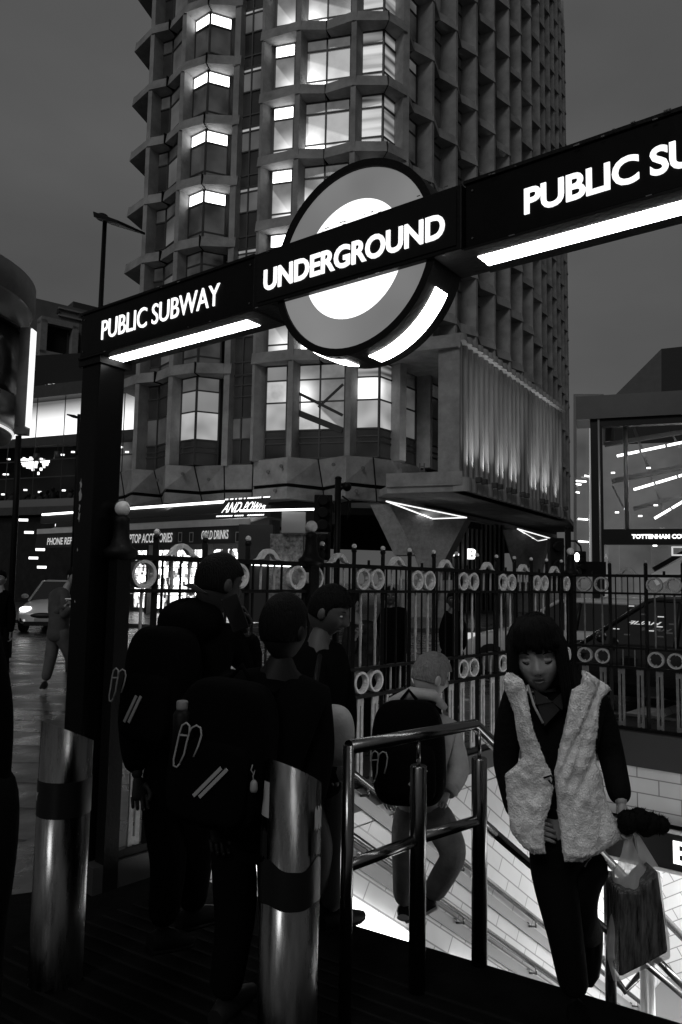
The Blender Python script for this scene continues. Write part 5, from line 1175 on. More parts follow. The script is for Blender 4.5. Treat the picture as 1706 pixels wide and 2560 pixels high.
def frame(face, tilt=0, nod=0):
    """head axes: x right-hand side, y towards the face, z up"""
    y = Vector(face).normalized(); z = Vector((0, 0, 1)); x = y.cross(z).normalized(); z = x.cross(y).normalized()
    if nod: q = Matrix.Rotation(-nod, 3, x); y = q @ y; z = q @ z
    if tilt: q = Matrix.Rotation(tilt, 3, y); x = q @ x; z = q @ z
    return (x, y, z)
def head(mb, c, ax, s=1.0, m=SKN, eyes='open', lips=LIP):
    g = lambda a, b: math.exp(-(a * a) / (2 * b * b))
    def fn(d, p):
        x, y, z = p.x, p.y, p.z; t = z / .118
        if t < 0: x *= 1 - .34 * min(1, -t) ** 1.6; y *= 1 - .10 * min(1, -t) ** 2
        if y > 0:
            f = 1.0; X, Z = x, z
            y = y * .93
            y += .024 * g(X, .011) * g(Z + .022, .017) + .010 * g(X, .009) * g(Z - .006, .022)      # nose
            y += .006 * g(abs(X) - .012, .006) * g(Z + .028, .006)
            y -= .011 * (g(abs(X) - .032, .014) * g(Z - .006, .011))                                   # eye sockets
            y += .006 * g(abs(X) - .032, .022) * g(Z - .030, .008)                                     # brows
            y += .006 * g(X, .021) * g(Z + .059, .010) - .004 * g(X, .022) * g(Z + .0585, .0022)       # mouth
            y += .007 * g(X, .016) * g(Z + .092, .013)                                                 # chin
            y += .005 * g(abs(X) - .045, .016) * g(Z + .022, .018)                                     # cheeks
        else: y *= 1.05
        return Vector((x, y, z)) * s
    c = Vector(c); mb.ball(c, (.076, .098, .118), m, 72, 56, ax, fn)
    A = lambda x, y, z: c + (ax[0] * x + ax[1] * y + ax[2] * z) * s
    for sx in (-1, 1):
        mb.ball(A(sx * .078, -.005, -.012), (.012 * s, .020 * s, .030 * s), m, 10, 8, ax)
        if eyes == 'down':
            pts = [A(sx * (.032 + .017 * u), .083 - .012 * abs(u) ** 2 - .006 * max(0, u), .001 - .0045 * (1 - u * u)) for u in (-1, -.5, 0, .5, 1)]
            mb.tube(pts, [.001 * s, .0021 * s, .0026 * s, .0022 * s, .001 * s], EYL, 6)
            mb.ball(A(sx * .032, .0755, .007), (.015 * s, .008 * s, .008 * s), m, 12, 8, ax)
        else:
            mb.ball(A(sx * .032, .076, .006), (.0125 * s, .008 * s, .0065 * s), EYW, 10, 8, ax); mb.ball(A(sx * .032, .0825, .006), (.005 * s, .003 * s, .005 * s), EYL, 8, 6, ax)
        pts = [A(sx * (.016 + .032 * u), .088 - .012 * u * u - .004 * u, .026 + .006 * math.sin(u * 2.6)) for u in (0, .3, .6, 1)]; mb.tube(pts, [.002 * s, .003 * s, .0026 * s, .001 * s], HAIRB, 6)
        mb.ball(A(sx * .007, .1005, -.036), (.0035 * s, .004 * s, .0028 * s), EYL, 8, 6, ax)
    pts = [A(.023 * u, .0895 - .010 * u * u, -.0575 - .0015 * abs(u)) for u in (-1, -.5, 0, .5, 1)]; mb.tube(pts, [.0006, .0012 * s, .0014 * s, .0012 * s, .0006], EYL, 6)
    for dz, rr_ in ((-.0515, .0045), (-.0645, .0052)):
        pts = [A(.019 * u, .0895 - .011 * u * u, dz + .002 * abs(u) * (1 if dz < -.06 else -1)) for u in (-1, -.5, 0, .5, 1)]; mb.tube(pts, [.001 * s, rr_ * .8 * s, rr_ * s, rr_ * .8 * s, .001 * s], lips, 8, flat=.8)
def hand(mb, wrist, dirv, palm_n, m, s=1.0, curl=.5, side=1):
    """palm plus four fingers and a thumb; dirv wrist to knuckles, palm_n out of the palm"""
    w_ = Vector(wrist); d = Vector(dirv).normalized(); n = Vector(palm_n); n = (n - d * n.dot(d)).normalized(); x = d.cross(n) * side
    me = skin([([w_ - d * .02 * s, w_ + d * .02 * s, w_ + d * .055 * s, w_ + d * .085 * s], [(.022 * s, .018 * s), (.026 * s, .017 * s), (.036 * s, .015 * s), (.034 * s, .013 * s)])], m, 2)
    ref = skin  # palm grown as one surface
    mb.mesh_from(me, Matrix.Identity(4), m); bpy.data.meshes.remove(me)
    for k, (off, ln, r_) in enumerate(((-.030, .066, .0085), (-.010, .076, .009), (.010, .071, .0088), (.028, .055, .0075))):
        p = w_ + d * .082 * s + x * off * s; a = 0; pts = [p - d * .02 * s, p]; rs = [r_ * s, r_ * s]
        for j, f in enumerate((.45, .30, .25)):
            a += curl * (.9 if j == 0 else 1.1) + .06 * k; dv = d * math.cos(a) + n * math.sin(a); p = p + dv * ln * f * s; pts.append(p); rs.append(r_ * (1 - .12 * (j + 1)) * s)
        mb.tube(pts, rs, m, 10)
        mb.ball(pts[-1], rs[-1], m, 8, 6)
    p = w_ + d * .022 * s - x * .024 * s; pts = [p, p + (d * .022 - x * .018 + n * .008) * s, p + (d * .048 - x * .022 + n * (.012 + .02 * curl)) * s, p + (d * .066 - x * .014 + n * (.02 + .03 * curl)) * s]
    mb.tube(pts, [.014 * s, .012 * s, .0105 * s, .009 * s], m, 10); mb.ball(pts[-1], .009 * s, m, 8, 6)
def shoe(mb, heel, toe, m, sole, h=.075, w_=.045):
    a = Vector(heel); b = Vector(toe); d = (b - a); L = d.length; d.normalize(); x = d.cross(UP).normalized(); u = x.cross(d)
    pts = [a - d * .01, a + d * L * .25, a + d * L * .55, a + d * L * .85, b + d * .01]
    mb.tube([p + u * k for p, k in zip(pts, (h * .55, h * .62, h * .48, h * .36, h * .28))], [(w_ * .7, h * .45), (w_ * .95, h * .62), (w_ * 1.0, h * .48), (w_ * .95, h * .34), (w_ * .5, h * .22)], m, 14)
    mb.tube([p + u * .012 for p in pts], [(w_ * .75, .014), (w_ * .95, .014), (w_ * 1.06, .014), (w_ * 1.0, .014), (w_ * .5, .012)], sole, 12)
def person(label, base, group=None): return empty('person', base, label, 'person', group)
def L3(a, b, t): return Vector(a).lerp(Vector(b), t)
# ---------------------------------------------------------------- the woman coming up the stairs
YW = 2.92
def W_(px, py, dy=0.0): return at(px, py, YW + dy)
wm = person('person in a fluffy pale vest coming up the stairs, looking down, carrying a plastic bag', (W_(1395, 2500).x, YW, 0))
mb = MB(); hx = frame((-.30, -1, -.02), R(5), R(9)); hc = W_(1345, 1640, -.08); HS = 1.13
pel = W_(1400, 2110); wst = W_(1392, 1950); chs = W_(1388, 1810); nek = W_(1368, 1738, .01); 
shL = W_(1283, 1745, .02); shR = W_(1490, 1750, .02); elL = W_(1262, 1905, .03); wrL = W_(1300, 2060, -.08); elR = W_(1532, 1900, .04); wrR = W_(1556, 2018, -.10)
hpL = W_(1375, 2150, .02); hpR = W_(1435, 2150, .03); knL = W_(1412, 2325, -.06); anL = W_(1438, 2480, .0); knR = W_(1448, 2290, .06); anR = W_(1482, 2345, .34)
BODYW = [([pel, wst, chs, nek, L3(nek, hc, .5)], [.12, .10, .115, .05, .045]), ([chs, shL, elL, wrL], [.115, .045, .036, .024]), ([chs, shR, elR, wrR], [.115, .045, .036, .024]),
         ([pel, hpL, knL, anL], [.12, .075, .05, .034]), ([pel, hpR, knR, anR], [.12, .075, .05, .034])]
add_skin(mb, BODYW, SKN, 1)
head(mb, hc, hx, HS, mat('woman_skin', .33, .5, bump=.10, bscale=55, vary=.16, vscale=14), 'down')
hand(mb, wrR, (.12, -.25, -1), (-.9, -.3, 0), mat('woman_skin', .20, .5), .95, .75)
hand(mb, wrL + Vector((.01, -.01, 0)), (.9, -.25, -.15), (.1, .9, -.4), mat('woman_skin', .20, .5), .9, .35)
mb.build('body', wm)
BLK = mat('black_knit', .007, .9, bump=.3, bscale=50); BLT = mat('black_trousers', .0055, .85, bump=.2, bscale=30)
mb = MB(); add_skin(mb, [([W_(1400, 2060), wst, chs, L3(chs, nek, .75)], [.125, .125, .14, .07]), ([chs, shL, elL, L3(elL, wrL, .92)], [.13, .068, .052, .044]), ([chs, shR, elR, L3(elR, wrR, .95)], [.13, .068, .052, .046])], BLK, 2)
mb.build('jumper', wm)
mb = MB(); add_skin(mb, [([W_(1400, 2060), pel], [.13, .135]), ([pel, hpL, knL, L3(knL, anL, 1.04)], [.135, .10, .072, .058]), ([pel, hpR, knR, L3(knR, anR, .9)], [.135, .10, .070, .058])], BLT, 2); mb.build('trousers', wm)
mb = MB(); shoe(mb, (anL.x + .01, YW + .02, .0), (anL.x - .03, YW - .20, .0), mat('black_shoe', .003, .9), BLACK); mb.build('shoe', wm); mb = MB()
shoe(mb, anR + Vector((.03, .02, .02)), anR + Vector((.0, .03, -.20)), mat('black_shoe', .003, .9), BLACK); mb.build('shoe', wm)
# collar of the shirt, lanyard cord
mb = MB(); SHM = mat('dim_shirt', .03, .8)
mb.extr([W_(1335, 1722, -.125), W_(1382, 1755, -.15), W_(1342, 1762, -.152)], (0, .012, 0), SHM); mb.extr([W_(1382, 1755, -.15), W_(1418, 1722, -.125), W_(1406, 1775, -.15)], (0, .012, 0), SHM); mb.extr([W_(1345, 1765, -.145), W_(1380, 1752, -.145), W_(1400, 1775, -.145), W_(1362, 1815, -.155)], (0, .012, 0), mat('dim_blouse', .03, .9)); mb.build('collar', wm)
mb = MB(); mb.tube([W_(1320, 1712, -.13), W_(1336, 1765, -.158), W_(1358, 1808, -.17)], .0045, mat('pale_cord', .40, .6), 8); mb.build('cord', wm)
# hair: bob with a fringe
mb = MB()
def hfn(d, p):
    x, y, z = p.x, p.y, p.z; 
    if z < 0: x *= 1.0 + (.62 if x < 0 else .18) * min(1, -z / .16); 
    w_ = .004 * math.sin(math.atan2(d.y, d.x) * 23 + z * 30) + .003 * math.sin(math.atan2(d.y, d.x) * 47 + 2)
    if y > .0 and z < .045:      # opening for the face
        k = min(1, (.045 - z) / .03); lim = .048 + .02 * (1 if x > 0 else 0)
        if abs(x) < .105: y = y * (1 - k) + k * min(y, .02 + .03 * min(1, (abs(x) / .09)) ** 2)
    return Vector((x * (1 + w_ * 3), y + w_, z * 1.0))
mb.ball(hc + hx[2] * .018 - hx[1] * .012, (.092, .116, .150), HAIRB, 64, 40, hx, hfn)
fr2 = MB(); rr2 = random.Random(3)
def hair_lock(a0, z_end, rad_=.010, drop=0):
    """flat lock from the crown down the head at angle a0 (0 = face)"""
    pts = []; rs = []
    for i in range(8):
        t = i / 7; th = 1.5 * t if t < .6 else .9 + (t - .6) * .4
        zz = .155 * (1 - t) ** .5 * 1.0 if t < 1 else 0
        zz = .142 + (z_end - .142) * (t ** 1.35); rxy = .018 + .086 * min(1, (t * 2.4)) ** .6 + .030 * max(0, t - .45)
        pts.append(hc + (hx[2] * zz + hx[0] * (math.sin(a0) * rxy * .90) + hx[1] * (math.cos(a0) * rxy * 1.03 - .008)) * (HS * .98)); rs.append((rad_ * (1.2 - .5 * t), rad_ * .45))
    fr2.tube(pts, rs, HAIRB, 6)
for k in range(26): hair_lock(-.74 + 1.44 * k / 25 + rr2.uniform(-.03, .03), .046 + rr2.uniform(-.010, .010), .0095)       # fringe
for k in range(60):
    a = .72 + (2 * PI - 1.50) * k / 59; side = min(a, 2 * PI - a); hair_lock(a + rr2.uniform(-.03, .03), (-.085 if a < PI else -.165) - .03 * rr2.random() + (.03 if side < .9 else 0), .013)
for k in range(90):      # loose single strands
    a = rr2.uniform(.75, 2 * PI - .75) if k % 3 else rr2.uniform(-.75, .75); ze = (.062 if abs(a) < .8 else (-.10 if a < PI else -.19)) + rr2.uniform(-.03, .02); hair_lock(a, ze, .0016)
    for q_ in range(6): fr2.v[-1 - q_] = fr2.v[-1 - q_] + hx[0] * rr2.uniform(-.001, .001)
for v in fr2.v: mb.v.append(v)
off = len(mb.v) - len(fr2.v)
for f in fr2.f: mb.f.append([off + k for k in f]); mb.m.append(0); mb.smooth.append(True)
mb.build('hair', wm)
# fluffy vest: two fronts and a back, thick, following the torso
def fluffy():
    m = bpy.data.materials.new('fluffy_pale_fleece'); m.use_nodes = True; t = m.node_tree; b = t.nodes['Principled BSDF']; b.inputs['Roughness'].default_value = .95; b.inputs['Specular IOR Level'].default_value = .1
    co = t.nodes.new('ShaderNodeTexCoord'); n = t.nodes.new('ShaderNodeTexNoise'); n.inputs['Scale'].default_value = 26; n.inputs['Detail'].default_value = 4
    r = t.nodes.new('ShaderNodeMapRange'); r.inputs['From Min'].default_value = .35; r.inputs['From Max'].default_value = .65; r.inputs['To Min'].default_value = .66; r.inputs['To Max'].default_value = .9
    t.links.new(co.outputs['Object'], n.inputs[0]); t.links.new(n.outputs[0], r.inputs[0]); t.links.new(r.outputs[0], b.inputs['Base Color'])
    n3 = t.nodes.new('ShaderNodeTexNoise'); n3.inputs['Scale'].default_value = 160; n3.inputs['Detail'].default_value = 3; bp = t.nodes.new('ShaderNodeBump'); bp.inputs['Strength'].default_value = .9; bp.inputs['Distance'].default_value = .01
    t.links.new(co.outputs['Object'], n3.inputs[0]); t.links.new(n3.outputs[0], bp.inputs['Height']); t.links.new(bp.outputs[0], b.inputs['Normal']); return m
FLF = fluffy(); rf_ = random.Random(8)
def vdepth(px, py):
    u = (px - 1392) / 190.0; u = max(-1, min(1, u)); base_ = -.055 - .115 * math.sqrt(max(0, 1 - u * u)); 
    if py > 1980: base_ -= .03 * min(1, (py - 1980) / 150)
    return base_
def vest_panel(rows, name, folds):
    """rows: (py, px left, px right)"""
    NU, NV = 34, 90; V = []; 
    def row(py):
        for (a, b) in zip(rows, rows[1:]):
            if a[0] <= py <= b[0]:
                t = (py - a[0]) / (b[0] - a[0]); return a[1] + (b[1] - a[1]) * t, a[2] + (b[2] - a[2]) * t
        return rows[-1][1:]
    y0, y1 = rows[0][0], rows[-1][0]; mb = MB(); front = []; backv = []
    for i in range(NV + 1):
        py = y0 + (y1 - y0) * i / NV; l, r_ = row(py)
        for j in range(NU + 1):
            u = j / NU; px = l + (r_ - l) * u; e = math.sin(PI * u) ** .35 if 0 < u < 1 else 0; ev = min(1, min(i, NV - i) / 4)
            d = vdepth(px, py); P = W_(px, py, d)
            nz = noise.noise(P * 34) * .007 + noise.noise(P * 90) * .005 + noise.noise(P * 12) * .010
            fo = sum(a * math.exp(-((px - (x0 + (py - yy) * sl_)) / w2) ** 2) for (x0, yy, sl_, w2, a) in folds)
            P.y -= .030 * e * ev + nz + fo * -1; jit = Vector((rf_.gauss(0, .0012), 0, rf_.gauss(0, .0012))); front.append(P + jit); backv.append(W_(px, py, d + .02))
    n = len(front); W2 = NU + 1
    fs = [(i * W2 + j, i * W2 + j + 1, (i + 1) * W2 + j + 1, (i + 1) * W2 + j) for i in range(NV) for j in range(NU)]
    fb = [(n + a, n + d_, n + c_, n + b_) for a, b_, c_, d_ in fs]
    ed = [(j, n + j, n + j + 1, j + 1) for j in range(NU)] + [(NV * W2 + j, NV * W2 + j + 1, n + NV * W2 + j + 1, n + NV * W2 + j) for j in range(NU)] + [(i * W2, (i + 1) * W2, n + (i + 1) * W2, n + i * W2) for i in range(NV)] + [(i * W2 + NU, n + i * W2 + NU, n + (i + 1) * W2 + NU, (i + 1) * W2 + NU) for i in range(NV)]
    mb.add(front + backv, fs + fb + ed, FLF, True)
    # tufts
    for _ in range(2600):
        i = rf_.randrange(NV); j = rf_.randrange(NU) if rf_.random() < .75 else rf_.choice((0, NU - 1)); p = front[i * W2 + j].lerp(front[(i + 1) * W2 + j + 1], rf_.random())
        d = Vector((rf_.uniform(-1, 1), rf_.uniform(-1.1, -.1), rf_.uniform(-1.2, .5))).normalized() * rf_.uniform(.003, .0065); s_ = Vector((rf_.uniform(-1, 1), 0, rf_.uniform(-1, 1))).normalized() * .0012
        mb.add([p - s_, p + s_, p + d], [(0, 1, 2)], FLF, True)
    mb.build(name, wm)
S5 = lambda x: 1150 + x / 2.82
def cv4(rows): return [(1450 + y / 2.82, S5(a), S5(b)) for y, a, b in rows]
def cv7(rows): return [(1850 + y / 2.82, S5(a), S5(b)) for y, a, b in rows]
left_rows = cv4([(655, 330, 372), (700, 300, 440), (780, 318, 470), (850, 352, 482), (950, 385, 492), (1050, 395, 512), (1150, 418, 552), (1250, 440, 590), (1300, 400, 612), (1345, 350, 640)]) + cv7([(240, 318, 645), (350, 328, 655), (450, 336, 640), (550, 348, 600), (640, 358, 590), (700, 400, 588), (760, 455, 600), (805, 520, 606)])
right_rows = cv4([(640, 862, 885), (690, 864, 960), (740, 850, 1040), (772, 790, 1070), (830, 775, 1000), (900, 762, 975), (1000, 742, 968), (1100, 722, 958), (1200, 700, 955), (1300, 680, 968), (1350, 664, 985)]) + cv7([(250, 668, 1005), (350, 676, 1016), (450, 690, 1040), (540, 698, 1085), (600, 704, 1130), (660, 710, 1150), (720, 716, 1100), (790, 726, 1000), (860, 740, 860)])
vest_panel(left_rows, 'vest_front', [(1400, 2050, -.05, 9, .012), (1290, 1950, .3, 12, .006)])
vest_panel(right_rows, 'vest_front', [(1460, 1800, -.45, 8, .016), (1490, 1880, -.5, 9, .012), (1440, 1900, -.3, 8, .010), (1500, 2050, -.1, 14, .008)])
bkv = MB(); add_skin(bkv, [([W_(1400, 2120, .06), W_(1395, 1950, .07), W_(1390, 1800, .07), W_(1385, 1735, .06)], [(.20, .10), (.165, .10), (.17, .10), (.10, .06)])], FLF, 2); bkv.build('vest_back', wm)
mb = MB(); mb.tube([W_(1360, 1945, -.20), W_(1378, 1939, -.215), W_(1384, 1948, -.22), W_(1380, 1960, -.215), W_(1372, 1950, -.21)], .0035, BLK, 6); mb.build('hook', wm)
# plastic bag hanging from the hand
bg_ = empty('plastic_bag', W_(1605, 2440, -.12), 'translucent plastic carrier bag with a dark parcel inside, hanging over the stairs', 'bag')
PB = bpy.data.materials.new('thin_plastic_film'); PB.use_nodes = True; _b = PB.node_tree.nodes['Principled BSDF']; _b.inputs['Base Color'].default_value = (.85, .85, .85, 1); _b.inputs['Roughness'].default_value = .4; _b.inputs['Alpha'].default_value = .34
_n = PB.node_tree; _tr = _n.nodes.new('ShaderNodeBsdfTranslucent'); _tr.inputs[0].default_value = (.8, .8, .8, 1); _mx = _n.nodes.new('ShaderNodeMixShader'); _mx.inputs[0].default_value = .22; _tc = _n.nodes.new('ShaderNodeTexCoord'); _mp = _n.nodes.new('ShaderNodeMapping'); _mp.inputs['Scale'].default_value = (14, 14, 5); _ns = _n.nodes.new('ShaderNodeTexNoise'); _ns.inputs['Scale'].default_value = 1.5; _ns.inputs['Detail'].default_value = 6; _bp = _n.nodes.new('ShaderNodeBump'); _bp.inputs['Strength'].default_value = 1.0; _bp.inputs['Distance'].default_value = .03
_n.links.new(_tc.outputs['Object'], _mp.inputs[0]); _n.links.new(_mp.outputs[0], _ns.inputs[0]); _n.links.new(_ns.outputs[0], _bp.inputs['Height']); _n.links.new(_bp.outputs[0], _b.inputs['Normal']); _n.links.new(_bp.outputs[0], _tr.inputs['Normal'])
_ou = [q for q in _n.nodes if q.type == 'OUTPUT_MATERIAL'][0]; _n.links.new(_b.outputs[0], _mx.inputs[1]); _n.links.new(_tr.outputs[0], _mx.inputs[2]); _n.links.new(_mx.outputs[0], _ou.inputs[0])
S6 = lambda x, y: (1150 + x / 2.82, 1850 + y / 2.82)
def brow(y, l, r_): a = S6(l, y); b = S6(r_, y); return a[1], a[0], b[0]
BR = [brow(*q) for q in ((655, 1170, 1235), (700, 1160, 1215), (800, 1140, 1250), (880, 1105, 1300), (930, 1072, 1410), (1060, 1085, 1425), (1250, 1055, 1450), (1400, 1030, 1478), (1540, 1040, 1485), (1620, 1060, 1290), (1700, 1085, 1130))]
NV = 60; NU = 18; vs = []
for i in range(NV + 1):
    py = BR[0][0] + (BR[-1][0] - BR[0][0]) * i / NV
    for a, b in zip(BR, BR[1:]):
        if a[0] <= py <= b[0]: t = (py - a[0]) / (b[0] - a[0]); l = a[1] + (b[1] - a[1]) * t; r_ = a[2] + (b[2] - a[2]) * t; break
    thick = .012 + .075 * min(1, max(0, (i - 6) / 20)) * (1 if i < 52 else .6)
    for j in range(2 * NU):
        a_ = 2 * PI * j / (2 * NU); px = (l + r_) / 2 - (r_ - l) / 2 * math.cos(a_); yy = -.14 - thick * math.sin(a_) + noise.noise(Vector((px * .03, py * .02, j * .0))) * .012 + .006 * math.sin(px * .25 + py * .03) * (1 - i / NV)
        vs.append(W_(px, py, yy))
m_ = 2 * NU; mb = MB(); mb.add(vs, [(i * m_ + j, i * m_ + (j + 1) % m_, (i + 1) * m_ + (j + 1) % m_, (i + 1) * m_ + j) for i in range(NV) for j in range(m_)] + [tuple(range(NV * m_, NV * m_ + m_))], PB, True); mb.build('film', bg_)
mb = MB(); h0 = S6(1245, 670); mb.extr([W_(*S6(1240, 660), -.13), W_(*S6(1270, 680), -.13), W_(*S6(1400, 890), -.14), W_(*S6(1275, 915), -.15)], (0, .02, 0), PB); mb.build('handle', bg_)
PAR = mat('crumpled_dark_parcel', .07, .22, vary=.95, vscale=9, stretch=(6, 6, .9), bump=1.0, bscale=12)
mb = MB(); f_ = [W_(*S6(*q), -.24) for q in ((1118, 1064), (1270, 1068), (1300, 1020), (1400, 925), (1440, 1200), (1475, 1500), (1290, 1600), (1130, 1680))]
mb.extr(f_, (0, .13, 0), PAR); mb.build('parcel', bg_, bevel=.01)
# dark woolly bundle in the hand
gv = empty('woolly_gloves', W_(1610, 2085, -.16), 'black woolly bundle held in the hand above the plastic bag', 'gloves'); mb = MB()
for (px, py, r_) in ((1572, 2054, .040), (1600, 2050, .042), (1628, 2058, .038), (1652, 2062, .032), (1565, 2066, .028), (1615, 2066, .036)):
    mb.ball(W_(px, py, -.17), r_, BLK, 20, 14, None, lambda d, p: p * (1 + .12 * noise.noise(d * 4 + Vector((px, 0, 0)))))
for _ in range(900):
    c = rf_.choice(((1572, 2054, .040), (1600, 2050, .042), (1628, 2058, .038), (1652, 2062, .032))); d = Vector((rf_.gauss(0, 1), rf_.gauss(0, 1), rf_.gauss(0, 1))).normalized(); p = W_(c[0], c[1], -.17) + d * c[2]; s_ = d.cross(Vector((.3, .2, 1))).normalized() * .002
    mb.add([p - s_, p + s_, p + d * rf_.uniform(.004, .012)], [(0, 1, 2)], BLK)
mb.build('bundle', gv)
# ---------------------------------------------------------------- backpack with emblem
BAGM = mat('black_nylon', .0022, .9, bump=.3, bscale=18); LOGO = mat('pale_printed_emblem', .30, .6); PIPE = mat('reflective_piping', .30, .5)
def backpack(label, c, face, up, wd_, ht, dp, logo=(0, 0, 1.0), stripe=None, tag_=True, tilt=0):
    """face: outward direction of the rear panel; logo position in panel units"""
    y = Vector(face).normalized(); z = (Vector(up) - y * Vector(up).dot(y)).normalized(); x = z.cross(y).normalized() * 1.0; x = -x if False else y.cross(z) * -1
    x = z.cross(y).normalized(); root = empty('backpack', Vector(c) - z * ht / 2, label, 'backpack', 'matching black team backpacks')
    def bf(d, p):
        e = lambda v, a: math.copysign(abs(v) ** a, v); s_ = 1 - .14 * max(0, d.z); return Vector((e(d.x, .42) * wd_ / 2 * s_, e(d.y, .5) * dp / 2, e(d.z, .5) * ht / 2)) + Vector((0, 0, 0)) 
    mb = MB(); mb.ball(c, 1, BAGM, 40, 30, (x, y, z), bf); mb.build('bag_body', root)
    mb = MB(); q = Vector(c) + y * (dp / 2 - .01) - z * ht * .16; mb.ball(q, 1, BAGM, 30, 20, (x, y, z), lambda d, p: Vector((math.copysign(abs(d.x) ** .4, d.x) * wd_ * .40, math.copysign(abs(d.y) ** .6, d.y) * .035, math.copysign(abs(d.z) ** .4, d.z) * ht * .27))); mb.build('front_pocket', root)
    F = lambda u, v: Vector(c) + x * u + z * v + y * (dp / 2 + .030)
    s_ = logo[2] * .055; lu, lv = logo[0], logo[1]; lg = MB()
    st_ = [(-.55, -1.5), (-.72, -1.75), (-.95, -1.7), (-1.0, -1.3), (-.85, .3), (-.75, .75), (-.5, .95), (-.25, .8), (-.2, .4), (-.3, -.2), (-.35, -.9), (-.55, -1.5)]
    arc = [(-.22, .3), (-.1, .7), (.2, .9), (.5, .8), (.62, .4), (.5, -.3), (.3, -.95)]; bar_ = [(-.85, .15), (-.3, .2)]
    for pl in (st_, arc, bar_): lg.tube([F(lu + a * s_, lv + b * s_) for a, b in pl], .0034 * logo[2], LOGO, 6)
    lg.build('emblem', root)
    if stripe:
        sp__ = MB()
        for o in (0, .022): 
            a = F(stripe[0] + o, stripe[1]); b = F(stripe[2] + o, stripe[3]); sp__.bar(a, b, .012, .004, PIPE, up=y)
        sp__.build('stripe', root)
    ss = MB()
    for sx in (-1, 1): ss.tube([Vector(c) + x * sx * wd_ * .28 - y * dp * .45 + z * ht * .42, Vector(c) + x * sx * wd_ * .30 - y * (dp * .5 + .12) + z * ht * .50, Vector(c) + x * sx * wd_ * .32 - y * (dp * .5 + .20) + z * ht * .22, Vector(c) + x * sx * wd_ * .33 - y * (dp * .5 + .10) - z * ht * .25, Vector(c) + x * sx * wd_ * .33 - y * dp * .45 - z * ht * .35], [(.026, .006)] * 5, BAGM, 8)
    ss.tube([Vector(c) + x * -.04 - y * dp * .3 + z * ht * .49, Vector(c) - y * dp * .3 + z * (ht * .49 + .05), Vector(c) + x * .04 - y * dp * .3 + z * ht * .49], .009, BAGM, 8)
    ss.build('strap', root)
    return root
